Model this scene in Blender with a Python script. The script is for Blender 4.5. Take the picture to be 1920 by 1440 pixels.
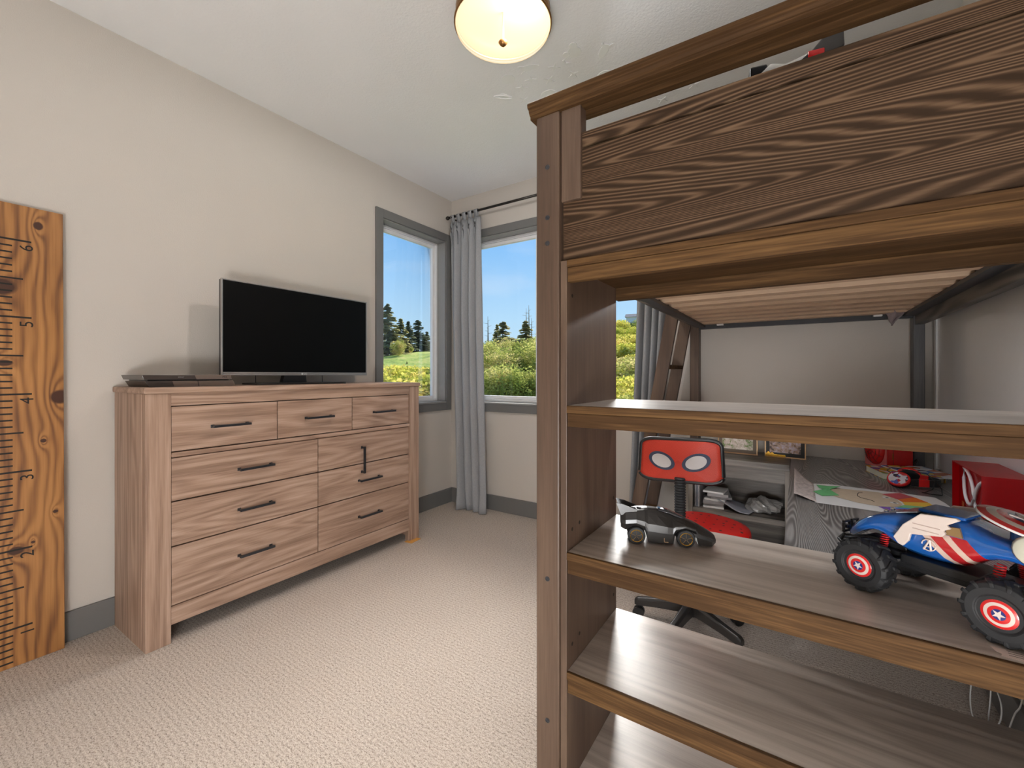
import bpy, bmesh, math, random
import numpy as np
from mathutils import Vector, Matrix
random.seed(7)
rng = np.random.default_rng(11)
for o in list(bpy.data.objects): bpy.data.objects.remove(o)
SC = bpy.context.scene
COL = SC.collection
PI = math.pi
R = math.radians

# ------------------------------------------------------------------ camera, world, sun, exposure
CAM = Vector((2.647, -3.021, 1.153))
YAW = 33.3
cd = bpy.data.cameras.new('camera'); cam = bpy.data.objects.new('camera', cd); COL.objects.link(cam)
cam.location = CAM; cam.rotation_euler = (R(90), 0, R(YAW))
cd.sensor_fit = 'HORIZONTAL'; cd.sensor_width = 36.0; cd.lens = 36.0 * 814.5 / 1920.0
cd.shift_y = -(720 - 703) / 1920.0
cd.clip_start = 0.02; cd.clip_end = 600
SC.camera = cam
SC.view_settings.view_transform = 'Standard'; SC.view_settings.look = 'None'
SC.view_settings.gamma = 1.0; SC.view_settings.use_curve_mapping = False
SC.view_settings.exposure = 0.0

LAMP_W = 85.0       # ceiling lamp over the carpet
FILL_STRIP_E = 40.0      # added strip under the bunk, brightens desk and shelves
SKY_S = 1.05
SUN_S = 8.0

w = bpy.data.worlds.new('sky'); SC.world = w; w.use_nodes = True
nt = w.node_tree; nt.nodes.clear()
out = nt.nodes.new('ShaderNodeOutputWorld'); bg = nt.nodes.new('ShaderNodeBackground')
tc = nt.nodes.new('ShaderNodeTexCoord'); sp = nt.nodes.new('ShaderNodeSeparateXYZ')
rp = nt.nodes.new('ShaderNodeValToRGB')
e = rp.color_ramp.elements
e[0].position = 0.0; e[0].color = (0.60, 0.78, 0.93, 1)
e[1].position = 0.55; e[1].color = (0.12, 0.34, 0.82, 1)
for p, c in ((0.12, (0.47, 0.73, 0.96, 1)), (0.30, (0.24, 0.54, 0.96, 1))):
    k = e.new(p); k.color = c
nz = nt.nodes.new('ShaderNodeTexNoise'); nz.inputs['Scale'].default_value = 3.5; nz.inputs['Detail'].default_value = 5
mp = nt.nodes.new('ShaderNodeMapping'); mp.inputs['Scale'].default_value = (1, 1, 3.2)
r2 = nt.nodes.new('ShaderNodeValToRGB'); r2.color_ramp.elements[0].position = .52; r2.color_ramp.elements[1].position = .85
mx = nt.nodes.new('ShaderNodeMix'); mx.data_type = 'RGBA'
mm = nt.nodes.new('ShaderNodeMath'); mm.operation = 'MULTIPLY'; mm.inputs[1].default_value = .35
L = nt.links.new
L(tc.outputs['Generated'], sp.inputs[0]); L(sp.outputs['Z'], rp.inputs[0])
L(tc.outputs['Generated'], mp.inputs[0]); L(mp.outputs[0], nz.inputs['Vector']); L(nz.outputs['Fac'], r2.inputs[0])
L(r2.outputs[0], mm.inputs[0]); L(mm.outputs[0], mx.inputs[0]); L(rp.outputs[0], mx.inputs[6])
mx.inputs[7].default_value = (0.9, 0.93, 0.97, 1)
L(mx.outputs[2], bg.inputs[0]); bg.inputs[1].default_value = SKY_S; L(bg.outputs[0], out.inputs[0])

sd = bpy.data.lights.new('sun', 'SUN'); sd.energy = SUN_S; sd.angle = R(42); sd.color = (1, .96, .90)
sun = bpy.data.objects.new('sun', sd); COL.objects.link(sun)
sun.rotation_euler = Vector((0.215, -0.79, -0.58)).to_track_quat('-Z', 'Y').to_euler()   # hazy low sun beyond the long window
sun.location = (-4, 12, 12)

# ------------------------------------------------------------------ node / material helpers
class NT:
    def __init__(s, name):
        s.m = bpy.data.materials.new(name); s.m.use_nodes = True
        s.t = s.m.node_tree; s.t.nodes.clear()
        s.out = s.n('ShaderNodeOutputMaterial')
    def n(s, typ, **kw):
        x = s.t.nodes.new(typ)
        for k, v in kw.items(): setattr(x, k, v)
        return x
    def l(s, a, b): s.t.links.new(a, b)
    def set(s, sock, v):
        if hasattr(v, 'is_output') or isinstance(v, bpy.types.NodeSocket): s.l(v, sock)
        else: sock.default_value = v
    def math(s, op, a, b=0.0, c=None):
        x = s.n('ShaderNodeMath', operation=op); s.set(x.inputs[0], a); s.set(x.inputs[1], b)
        if c is not None: s.set(x.inputs[2], c)
        return x.outputs[0]
    def ramp(s, fac, stops, interp='LINEAR'):
        x = s.n('ShaderNodeValToRGB'); cr = x.color_ramp; cr.interpolation = interp
        while len(cr.elements) < len(stops): cr.elements.new(0.5)
        for el, (p, c) in zip(cr.elements, stops):
            el.position = p; el.color = (*c, 1) if len(c) == 3 else c
        s.set(x.inputs[0], fac); return x.outputs[0]
    def mix(s, f, a, b):
        x = s.n('ShaderNodeMix', data_type='RGBA'); s.set(x.inputs[0], f)
        s.set(x.inputs[6], (*a, 1) if isinstance(a, tuple) else a); s.set(x.inputs[7], (*b, 1) if isinstance(b, tuple) else b)
        return x.outputs[2]
    def obj(s):
        return s.n('ShaderNodeTexCoord').outputs['Object']
    def jitter(s, vec, k=9.0):
        oi = s.n('ShaderNodeObjectInfo'); a = s.n('ShaderNodeVectorMath', operation='MULTIPLY_ADD')
        cb = s.n('ShaderNodeCombineXYZ')
        for i in range(3): s.l(oi.outputs['Random'], cb.inputs[i])
        s.l(cb.outputs[0], a.inputs[0]); a.inputs[1].default_value = (k, k * 1.7, k * 2.3); s.l(vec, a.inputs[2])
        return a.outputs[0]
    def mapping(s, vec, scale, loc=(0, 0, 0), rot=(0, 0, 0)):
        x = s.n('ShaderNodeMapping'); s.l(vec, x.inputs[0]); x.inputs['Scale'].default_value = scale
        x.inputs['Location'].default_value = loc; x.inputs['Rotation'].default_value = rot
        return x.outputs[0]
    def noise(s, vec, scale=1.0, detail=2.0, rough=.5, dist=0.0):
        x = s.n('ShaderNodeTexNoise'); s.l(vec, x.inputs['Vector'])
        x.inputs['Scale'].default_value = scale; x.inputs['Detail'].default_value = detail
        x.inputs['Roughness'].default_value = rough; x.inputs['Distortion'].default_value = dist
        return x.outputs['Fac']
    def bsdf(s, color, rough=.5, metal=0.0, spec=.5, bump=None, bstr=.2, bdist=.002, coat=0.0, emit=None, estr=0.0, coat_rough=.08):
        p = s.n('ShaderNodeBsdfPrincipled')
        s.set(p.inputs['Base Color'], (*color, 1) if isinstance(color, tuple) else color)
        s.set(p.inputs['Roughness'], rough); p.inputs['Metallic'].default_value = metal
        p.inputs['Specular IOR Level'].default_value = spec
        p.inputs['Coat Weight'].default_value = coat; p.inputs['Coat Roughness'].default_value = coat_rough
        if emit: p.inputs['Emission Color'].default_value = (*emit, 1); p.inputs['Emission Strength'].default_value = estr
        if bump is not None:
            b = s.n('ShaderNodeBump'); b.inputs['Strength'].default_value = bstr; b.inputs['Distance'].default_value = bdist
            s.l(bump, b.inputs['Height']); s.l(b.outputs[0], p.inputs['Normal'])
        s.l(p.outputs[0], s.out.inputs[0]); return p

def plain(name, c, rough=.5, metal=0.0, spec=.5, var=.06, coat=0.0, scale=40.0):
    t = NT(name); v = t.obj(); f = t.noise(v, scale, 2)
    lo = tuple(x * (1 - var) for x in c); hi = tuple(min(1, x * (1 + var)) for x in c)
    t.bsdf(t.mix(f, lo, hi), rough, metal, spec, coat=coat); return t.m

def wood(name, axis, dark, mid, light, rings=9.0, cross=5.0, along=.8, rough=.5, spec=.4, bump=.15, ringw=.5, fibre=.35, fibsc=170.0, pos=(.28, .5, .74), coat=0.0, coat_rough=.1):
    t = NT(name); v = t.jitter(t.obj())
    def sc(a, c):
        r = [c, c, c]; r['XYZ'.index(axis)] = a; return tuple(r)
    n1 = t.noise(t.mapping(v, sc(along, cross)), 1.0, 1.5, .45, .25)
    ring = t.math('MULTIPLY_ADD', t.math('SINE', t.math('MULTIPLY', n1, rings * 2 * PI)), .5, .5)
    n2 = t.noise(t.mapping(v, sc(7.0, fibsc)), 1.0, 2, .6)
    n3 = t.noise(t.mapping(v, sc(1.2, cross * 6)), 1.0, 2, .55)
    rest = 1 - ringw - fibre
    f = t.math('ADD', t.math('MULTIPLY', ring, ringw), t.math('ADD', t.math('MULTIPLY', n2, fibre), t.math('MULTIPLY', n3, rest)))
    col = t.ramp(f, [(pos[0], dark), (pos[1], mid), (pos[2], light)])
    t.bsdf(col, rough, 0, spec, bump=f, bstr=bump, bdist=.0015, coat=coat, coat_rough=coat_rough); return t.m

# ------------------------------------------------------------------ mesh helpers
class MB:
    def __init__(s): s.v = []; s.f = []
    def add(s, vs, fs):
        k = len(s.v); s.v += [tuple(map(float, p)) for p in vs]; s.f += [tuple(i + k for i in f) for f in fs]; return s
    def box(s, x0, x1, y0, y1, z0, z1):
        if x0 > x1: x0, x1 = x1, x0
        if y0 > y1: y0, y1 = y1, y0
        if z0 > z1: z0, z1 = z1, z0
        return s.add([(x0, y0, z0), (x1, y0, z0), (x1, y1, z0), (x0, y1, z0), (x0, y0, z1), (x1, y0, z1), (x1, y1, z1), (x0, y1, z1)],
                     [(0, 3, 2, 1), (4, 5, 6, 7), (0, 1, 5, 4), (1, 2, 6, 5), (2, 3, 7, 6), (3, 0, 4, 7)])
    def prism(s, poly, axis, a, b):
        """poly: 2-D outline in the two other axes (cyclic order), extruded a..b along axis"""
        n = len(poly); ax = 'XYZ'.index(axis)
        def P(p, t):
            r = [0, 0, 0]; o = [i for i in range(3) if i != ax]; r[o[0]] = p[0]; r[o[1]] = p[1]; r[ax] = t; return r
        vs = [P(p, a) for p in poly] + [P(p, b) for p in poly]
        fs = [tuple(range(n))[::-1], tuple(range(n, 2 * n))] + [(i, (i + 1) % n, n + (i + 1) % n, n + i) for i in range(n)]
        return s.add(vs, fs)
    def rings(s, rs, cap=True, closed=False):
        n = len(rs[0]); vs = [p for r in rs for p in r]; fs = []
        m = len(rs)
        for i in range(m - (0 if closed else 1)):
            j = (i + 1) % m
            for k in range(n): fs.append((i * n + k, i * n + (k + 1) % n, j * n + (k + 1) % n, j * n + k))
        if cap and not closed: fs += [tuple(range(n))[::-1], tuple(range((m - 1) * n, m * n))]
        return s.add(vs, fs)
    def tube(s, path, r, n=8, closed=False):
        P = [Vector(p) for p in path]; rs = []; up = Vector((0, 0, 1)); m = len(P)
        for i, p in enumerate(P):
            a = P[(i - 1) % m] if (closed or i > 0) else p
            b = P[(i + 1) % m] if (closed or i < m - 1) else p
            d = (b - a).normalized()
            x = d.cross(up)
            if x.length < 1e-3: x = d.cross(Vector((1, 0, 0)))
            x.normalize(); y = x.cross(d).normalized()
            rr = r[i] if isinstance(r, (list, tuple)) else r
            rs.append([p + x * (rr * math.cos(2 * PI * k / n)) + y * (rr * math.sin(2 * PI * k / n)) for k in range(n)])
        return s.rings(rs, True, closed)
    def cyl(s, a, b, r, n=16): return s.tube([a, b], r, n)
    def lathe(s, prof, c=(0, 0, 0), n=24, axis='Z', cap=True):
        rs = []
        for (r, h) in prof:
            ring = []
            for k in range(n):
                t = 2 * PI * k / n; u, w_ = r * math.cos(t), r * math.sin(t)
                q = {'Z': (u, w_, h), 'Y': (u, h, w_), 'X': (h, u, w_)}[axis]
                ring.append((c[0] + q[0], c[1] + q[1], c[2] + q[2]))
            rs.append(ring)
        return s.rings(rs, cap)
    def disc(s, c, nrm, r, th, n=24):
        nrm = Vector(nrm).normalized(); c = Vector(c)
        return s.tube([c, c + nrm * th], r, n)
    def mesh(s, name):
        me = bpy.data.meshes.new(name); me.from_pydata(s.v, [], s.f); me.validate(); me.update()
        bm = bmesh.new(); bm.from_mesh(me); bmesh.ops.recalc_face_normals(bm, faces=bm.faces); bm.to_mesh(me); bm.free()
        return me

def wloc(p):
    v = Vector((0, 0, 0))
    while p is not None: v += Vector(p.location); p = p.parent
    return v
def link(o, parent=None):
    COL.objects.link(o)
    if parent is not None: o.parent = parent
    return o
def finish(o, bevel=0, seg=2, smooth=False, solid=0, sub=0):
    if smooth:
        for p in o.data.polygons: p.use_smooth = True
    if solid:
        m = o.modifiers.new('thickness', 'SOLIDIFY'); m.thickness = solid; m.offset = 0
    if bevel:
        m = o.modifiers.new('edge', 'BEVEL'); m.width = bevel; m.segments = seg; m.limit_method = 'ANGLE'; m.angle_limit = R(40)
        if smooth is None: pass
    if sub:
        m = o.modifiers.new('sub', 'SUBSURF'); m.levels = sub; m.render_levels = sub
    return o
def part(name, mb, mat, parent=None, world=True, bevel=0, seg=2, smooth=False, solid=0, sub=0, label=None):
    me = mb.mesh(name) if isinstance(mb, MB) else mb
    o = bpy.data.objects.new(name, me); me.materials.clear(); me.materials.append(mat)
    if parent is not None and world: me.transform(Matrix.Translation(-wloc(parent)))
    link(o, parent); finish(o, bevel, seg, smooth, solid, sub)
    if label: o['label'] = label
    return o
def tag(o, label, cat, group=None, kind=None):
    o['label'] = label; o['category'] = cat
    if group: o['group'] = group
    if kind: o['kind'] = kind
    return o
def thing(name, label, cat, loc=(0, 0, 0), rotz=0.0, group=None):
    o = bpy.data.objects.new(name, None); o.empty_display_size = .1; link(o)
    o.location = loc; o.rotation_euler = (0, 0, rotz); return tag(o, label, cat, group)
def solo(name, mb, mat, label, cat, loc=(0, 0, 0), rotz=0.0, group=None, **k):
    me = mb.mesh(name) if isinstance(mb, MB) else mb
    o = bpy.data.objects.new(name, me); me.materials.clear(); me.materials.append(mat); link(o)
    o.location = loc; o.rotation_euler = (0, 0, rotz)
    finish(o, **k); return tag(o, label, cat, group)
def struct(name, mb=None, mat=None, loc=(0, 0, 0), **k):
    if mb is None: o = bpy.data.objects.new(name, None); link(o)
    else:
        me = mb.mesh(name); o = bpy.data.objects.new(name, me); me.materials.append(mat); link(o); finish(o, **k)
    o.location = loc; o['kind'] = 'structure'; return o
def text_mesh(body, size, extrude=.0004, align='CENTER', shear=0.0):
    cu = bpy.data.curves.new('lettering', 'FONT'); cu.body = body; cu.size = size; cu.extrude = extrude
    cu.align_x = align; cu.align_y = 'CENTER'; cu.shear = shear; cu.resolution_u = 4
    o = bpy.data.objects.new('lettering', cu); COL.objects.link(o)
    dg = bpy.context.evaluated_depsgraph_get(); me = bpy.data.meshes.new_from_object(o.evaluated_get(dg))
    bpy.data.objects.remove(o); bpy.data.curves.remove(cu); return me
def frame_mat(origin, x, y):
    x = Vector(x).normalized(); y = Vector(y).normalized(); z = x.cross(y)
    m = Matrix((x, y, z)).transposed().to_4x4(); m.translation = Vector(origin); return m
def copy_tree(o, parent=None):
    c = o.copy(); COL.objects.link(c)
    if parent is not None: c.parent = parent
    for ch in list(o.children): copy_tree(ch, c)
    return c
def rrect(x0, x1, y0, y1, r, n=5):
    pts = []
    for cx, cy, a in ((x1 - r, y1 - r, 0), (x0 + r, y1 - r, 90), (x0 + r, y0 + r, 180), (x1 - r, y0 + r, 270)):
        for k in range(n + 1):
            t = R(a + 90 * k / n); pts.append((cx + r * math.cos(t), cy + r * math.sin(t)))
    return pts
def star_pts(r1, r2, n=5, rot=90):
    return [((r1 if k % 2 == 0 else r2) * math.cos(R(rot + 180 * k / n)), (r1 if k % 2 == 0 else r2) * math.sin(R(rot + 180 * k / n))) for k in range(2 * n)]

# ------------------------------------------------------------------ materials
M = {}
def wallpaint(name, c, bs=.25, sc=260):
    t = NT(name); v = t.obj(); a = t.noise(v, sc, 3, .55); b = t.noise(v, 2.0, 2)
    t.bsdf(t.mix(b, tuple(x * .97 for x in c), tuple(x * 1.03 for x in c)), .62, 0, .35, bump=a, bstr=bs, bdist=.003); return t.m
M['wall'] = wallpaint('greige_paint', (.56, .515, .462), .30, 190)
M['ceil'] = wallpaint('ceiling_paint', (.89, .892, .90), .55, 90)
M['trim'] = plain('grey_trim_paint', (.155, .152, .146), .38, 0, .5, .04)
M['vinyl'] = plain('white_vinyl', (.78, .78, .78), .35, 0, .5, .02)
def carpet():
    t = NT('beige_carpet'); v = t.obj()
    n = t.noise(v, 330, 2, .6); big = t.noise(v, 2.2, 3, .5)
    sep = t.n('ShaderNodeSeparateXYZ'); t.l(v, sep.inputs[0])
    wob = t.noise(t.mapping(v, (60, 30, 1)), 1.0, 2)
    ph = t.math('ADD', t.math('MULTIPLY', sep.outputs['Y'], 2 * PI / .017), t.math('MULTIPLY', wob, 9.0))
    rib = t.math('MULTIPLY_ADD', t.math('SINE', ph), .5, .5)
    cell = t.noise(t.mapping(v, (110, 190, 1)), 1.0, 1, .4)
    f = t.math('ADD', t.math('MULTIPLY', n, .62), t.math('ADD', t.math('MULTIPLY', rib, .055), t.math('MULTIPLY', cell, .325)))
    col = t.ramp(f, [(.34, (.16, .125, .10)), (.425, (.42, .35, .295)), (.52, (.60, .525, .455)), (.66, (.76, .69, .62))])
    col = t.mix(t.math('MULTIPLY', t.math('SUBTRACT', .62, big), .35), col, (.44, .37, .31))
    t.bsdf(col, .95, 0, .1, bump=f, bstr=.8, bdist=.006); return t.m
M['carpet'] = carpet()
DW = ((.215, .130, .088), (.365, .238, .170), (.50, .355, .270))
M['dresser_y'] = wood('washed_oak_along', 'Y', *DW, rings=9, cross=8, along=.8, rough=.5, fibre=.36, ringw=.17, bump=.08, fibsc=210)
M['dresser_z'] = wood('washed_oak_upright', 'Z', *DW, rings=8, cross=10, along=.6, rough=.5, fibre=.36, ringw=.17, bump=.08, fibsc=210)
BW = ((.030, .0165, .0085), (.062, .035, .019), (.170, .106, .062))
M['bed_x'] = wood('dark_oak_along', 'X', *BW, rings=75, cross=5.0, along=.26, rough=.6, spec=.14, fibre=.34, ringw=.42, bump=.3, pos=(.32, .56, .86), fibsc=150)
M['bed_z'] = wood('dark_oak_upright', 'Z', *((.058, .034, .022), (.088, .054, .036), (.130, .084, .056)), rings=4, cross=6, along=.6, rough=.45, fibre=.4, ringw=.2, bump=.12)
M['bed_y'] = wood('dark_oak_lengthwise', 'Y', *((.05, .045, .042), (.085, .074, .066), (.17, .145, .12)), rings=9, cross=6, along=.8, rough=.45, bump=.2)
M['bed_grey'] = wood('grey_oak_upright', 'Z', *((.040, .040, .044), (.068, .068, .072), (.12, .118, .12)), rings=5, cross=8, along=.6, rough=.45, fibre=.4, ringw=.25, bump=.15)
M['bed_smooth'] = wood('dark_oak_edge', 'X', *((.036, .0175, .0068), (.062, .0315, .0128), (.145, .078, .030)), rings=3, cross=10, along=.7, rough=.68, spec=.10, fibre=.55, ringw=.15, bump=.15)
M['shelf'] = wood('oak_shelf_sheen', 'X', *((.27, .222, .184), (.39, .330, .280), (.50, .435, .380)), rings=9, cross=7, along=.7, rough=.33, spec=.7, fibre=.42, ringw=.22, bump=.10, coat=.5, coat_rough=.32)  # bed oak made pale: window sheen on the shelf tops put into its colour
M['rail_dark'] = plain('charcoal_metal', (.030, .031, .036), .4, 0, .5)
M['slat'] = plain('pale_pine', (.54, .375, .25), .6, 0, .3, .10, scale=9)
M['desk'] = wood('oak_window_sheen', 'Y', (.085, .082, .082), (.150, .145, .143), (.34, .33, .325), rings=80, cross=4.2, along=.6, rough=.36, spec=.6, fibre=.28, ringw=.45, bump=.3, coat=.5, coat_rough=.2, pos=(.3, .5, .8))  # grey of the top is bluish window sheen worked into the oak colour
M['desk_x'] = wood('grey_brown_oak_across', 'X', (.060, .052, .045), (.12, .105, .09), (.22, .195, .17), rings=5, cross=8, along=.8, rough=.42, fibre=.35, ringw=.3, bump=.2)
M['desk_z'] = wood('grey_brown_oak_upright', 'Z', (.09, .08, .07), (.16, .14, .12), (.24, .21, .18), rings=3, cross=8, along=.7, rough=.5, bump=.15)
M['black'] = plain('black_plastic', (.012, .012, .013), .35, 0, .5)
M['satin_black'] = plain('satin_black', (.02, .018, .017), .3, 0, .6)
M['rubber'] = plain('black_rubber', (.016, .016, .017), .62, 0, .4)
M['handle'] = plain('gunmetal_handle', (.045, .047, .052), .33, .6, .5)
M['silver'] = plain('grey_metal', (.38, .37, .36), .35, .7, .5)
M['white'] = plain('white_plastic', (.80, .79, .77), .4, 0, .5, .02)
M['paper'] = plain('white_paper', (.78, .77, .76), .7, 0, .3, .05, scale=12)
M['tissue'] = plain('speckled_tissue', (.58, .50, .47), .8, 0, .2, .5, scale=90)
M['red'] = plain('red_gloss', (.62, .012, .012), .25, 0, .5, .05, coat=.4)
M['chrome'] = plain('chrome', (.75, .75, .76), .12, 1, .5, .02)
M['gold'] = plain('gold_trim', (.72, .40, .06), .25, .9, .5)
M['ink'] = plain('black_ink', (.018, .015, .012), .6, 0, .3)
M['orange_pad'] = plain('orange_pad', (.75, .36, .08), .6)

# ------------------------------------------------------------------ room shell
RX, RY, RH = 3.235, -4.05, 2.74
T = .16
g = MB().box(-T, RX + T, RY - T, T, -.12, 0.0)
struct('floor', g, M['carpet'])
struct('ceiling', MB().box(-T, RX + T, RY - T, T, RH, RH + .12), M['ceil'])
WLo = (-.797, -.088, .905, 2.350)      # left-wall opening  y0 y1 z0 z1
WBo = (.12, 1.80, .905, 2.350)         # back-wall opening  x0 x1 z0 z1
y0, y1, z0, z1 = WLo
struct('wall_left', MB().box(-T, 0, RY - T, y0, 0, RH).box(-T, 0, y1, T, 0, RH).box(-T, 0, y0, y1, 0, z0).box(-T, 0, y0, y1, z1, RH), M['wall'])
x0, x1, z0, z1 = WBo
struct('wall_back', MB().box(0, x0, 0, T, 0, RH).box(x1, RX, 0, T, 0, RH).box(x0, x1, 0, T, 0, z0).box(x0, x1, 0, T, z1, RH), M['wall'])
struct('wall_right', MB().box(RX, RX + T, RY - T, T, 0, RH), M['wall'])
struct('wall_front', MB().box(0, RX, RY - T, RY, 0, RH), M['wall'])
BBH = .128
struct('baseboard_left', MB().box(0, .016, RY, 0, 0, BBH), M['trim'], bevel=.003)
struct('baseboard_back', MB().box(.016, RX - .016, -.016, 0, 0, BBH), M['trim'], bevel=.003)
struct('baseboard_right', MB().box(RX - .016, RX, RY, -.016, 0, BBH), M['trim'], bevel=.003)
struct('baseboard_front', MB().box(.016, RX - .016, RY, RY + .016, 0, BBH), M['trim'], bevel=.003)

def glass():
    t = NT('window_glass'); tr = t.n('ShaderNodeBsdfTransparent'); gl = t.n('ShaderNodeBsdfGlossy'); gl.inputs['Roughness'].default_value = .01
    lw = t.n('ShaderNodeFresnel'); lw.inputs[0].default_value = 1.35
    nzv = t.noise(t.obj(), 3.0, 1)
    f = t.math('MULTIPLY', lw.outputs[0], t.math('MULTIPLY_ADD', nzv, .2, .6))
    ms = t.n('ShaderNodeMixShader'); t.l(f, ms.inputs[0]); t.l(tr.outputs[0], ms.inputs[1]); t.l(gl.outputs[0], ms.inputs[2])
    t.l(ms.outputs[0], t.out.inputs[0]); return t.m
M['glass'] = glass()
# left-wall window
w1 = struct('window_1', loc=(0, -.44, .9))
y0, y1, z0, z1 = WLo; c = .066
part('casing', MB().box(0, .018, y0 - c, y0, z0 - c, z1 + c), M['trim'], w1, bevel=.002)
part('casing', MB().box(0, .018, y1, y1 + c, z0 - c, z1 + c), M['trim'], w1, bevel=.002)
part('casing', MB().box(0, .018, y0, y1, z1, z1 + c), M['trim'], w1, bevel=.002)
part('casing', MB().box(0, .018, y0, y1, z0 - c, z0), M['trim'], w1, bevel=.002)
M['jamb'] = plain('grey_jamb_paint', (.25, .245, .235), .35, 0, .5, .04)
part('jamb', MB().box(-.10, .004, y0, y0 + .008, z0, z1).box(-.10, .004, y1 - .008, y1, z0, z1).box(-.10, .004, y0 + .008, y1 - .008, z1 - .008, z1), M['jamb'], w1)
part('window_sill', MB().box(-.10, .024, y0 + .008, y1 - .008, z0, z0 + .014), M['jamb'], w1, bevel=.002)
fy0, fy1, fz0, fz1 = y0 + .008, y1 - .008, z0 + .014, z1 - .008
def frame_x(xa, xb, a0, a1, b0, b1, t):
    return MB().box(xa, xb, a0, a0 + t, b0, b1).box(xa, xb, a1 - t, a1, b0, b1).box(xa, xb, a0 + t, a1 - t, b0, b0 + t).box(xa, xb, a0 + t, a1 - t, b1 - t, b1)
part('window_frame', frame_x(-.14, -.085, fy0, fy1, fz0, fz1, .022), M['vinyl'], w1, bevel=.003)
part('sash', frame_x(-.13, -.098, fy0 + .022, fy1 - .022, fz0 + .022, fz1 - .022, .026), M['vinyl'], w1, bevel=.003)
part('pane', MB().box(-.118, -.112, fy0 + .044, fy1 - .044, fz0 + .044, fz1 - .044), M['glass'], w1)
# back-wall window
w2 = struct('window_2', loc=(.96, 0, .9))
x0, x1, z0, z1 = WBo
part('casing', MB().box(x0 - c, x0, -.018, 0, z0 - c, z1 + c), M['trim'], w2, bevel=.002)
part('casing', MB().box(x1, x1 + c, -.018, 0, z0 - c, z1 + c), M['trim'], w2, bevel=.002)
part('casing', MB().box(x0, x1, -.018, 0, z1, z1 + c), M['trim'], w2, bevel=.002)
part('casing', MB().box(x0, x1, -.018, 0, z0 - c, z0), M['trim'], w2, bevel=.002)
part('jamb', MB().box(x0, x0 + .008, -.004, .10, z0, z1).box(x1 - .008, x1, -.004, .10, z0, z1).box(x0 + .008, x1 - .008, -.004, .10, z1 - .008, z1), M['jamb'], w2)
part('window_sill', MB().box(x0 + .008, x1 - .008, -.024, .10, z0, z0 + .014), M['jamb'], w2, bevel=.002)
def frame_y(ya, yb, a0, a1, b0, b1, t, tb=None):
    tb = tb or t
    return MB().box(a0, a0 + t, ya, yb, b0, b1).box(a1 - t, a1, ya, yb, b0, b1).box(a0 + t, a1 - t, ya, yb, b0, b0 + tb).box(a0 + t, a1 - t, ya, yb, b1 - tb, b1)
fx0, fx1, fz0, fz1 = x0 + .008, x1 - .008, z0 + .014, z1 - .008
part('window_frame', frame_y(.085, .14, fx0, fx1, fz0, fz1, .024), M['vinyl'], w2, bevel=.003)
mxl = .868
for a, b in ((fx0 + .024, mxl), (mxl, fx1 - .024)):
    part('sash', frame_y(.098, .13, a, b, fz0 + .024, fz1 - .024, .034, .028), M['vinyl'], w2, bevel=.003)
    part('pane', MB().box(a + .03, b - .03, .112, .118, fz0 + .046, fz1 - .046), M['glass'], w2)
struct('trim_1', MB().box(RX - .02, RX, -.072, -.05, BBH, RH), plain('cream_strip', (.62, .58, .52), .5), bevel=.002)

# ------------------------------------------------------------------ outdoors
def ground_z(x, y):
    d = math.hypot(x - 2.6, y + 3.0)
    s = min(1, max(0, (d - 8) / 52)); z = -4.3 + 7.3 * (s ** .85)
    z += 7.0 * math.exp(-.5 * (((x + 27) ** 2 + (y - 82) ** 2) / 24 ** 2))
    return z
def polar(az, D):
    return CAM.x + D * math.sin(R(az)), CAM.y + D * math.cos(R(az))
mb = MB(); NA, ND = 60, 46; vs = []
for i in range(ND):
    D = 9 + 190 * (i / (ND - 1)) ** 1.7
    for j in range(NA):
        az = -92 + 130 * j / (NA - 1); X, Y = polar(az, D)
        if Y < 1.2 and X > -1.2: Y = 1.2
        vs.append((X, Y, ground_z(X, Y) + .25 * math.sin(X * .9) * math.cos(Y * .7)))
fs = [(i * NA + j, i * NA + j + 1, (i + 1) * NA + j + 1, (i + 1) * NA + j) for i in range(ND - 1) for j in range(NA - 1)]
mb.add(vs, fs)
t = NT('meadow_grass'); v = t.obj(); a = t.noise(v, .35, 4, .6); b = t.noise(v, 3.0, 3)
f = t.math('ADD', t.math('MULTIPLY', a, .6), t.math('MULTIPLY', b, .4))
t.bsdf(t.ramp(f, [(.35, (.16, .24, .04)), (.5, (.34, .42, .07)), (.65, (.60, .50, .15))]), .9, 0, .1); M['grass'] = t.m
struct('meadow_ground', mb, M['grass'], smooth=True)

def leafmat(name, c1, c2, c3):
    t = NT(name); v = t.n('ShaderNodeNewGeometry').outputs['Position']
    f = t.noise(v, 1.1, 4, .65); oi = t.n('ShaderNodeObjectInfo')
    f2 = t.math('ADD', t.math('MULTIPLY', f, .85), t.math('MULTIPLY', oi.outputs['Random'], .15))
    col = t.ramp(f2, [(.36, c1), (.52, c2), (.68, c3)])
    d = t.n('ShaderNodeBsdfDiffuse'); tr = t.n('ShaderNodeBsdfTranslucent'); t.l(col, d.inputs[0]); t.l(col, tr.inputs[0])
    ms = t.n('ShaderNodeMixShader'); ms.inputs[0].default_value = .55
    t.l(d.outputs[0], ms.inputs[1]); t.l(tr.outputs[0], ms.inputs[2]); t.l(ms.outputs[0], t.out.inputs[0]); return t.m
M['needle'] = leafmat('conifer_needles', (.26, .27, .13), (.46, .42, .20), (.70, .58, .28))
M['needle2'] = leafmat('dark_needles', (.19, .22, .13), (.31, .32, .18), (.48, .45, .25))
M['leaf'] = leafmat('spring_leaves', (.26, .33, .07), (.50, .50, .13), (.82, .64, .30))
M['bush'] = leafmat('yellow_green_leaves', (.36, .43, .06), (.66, .62, .11), (.95, .74, .24))
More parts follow.
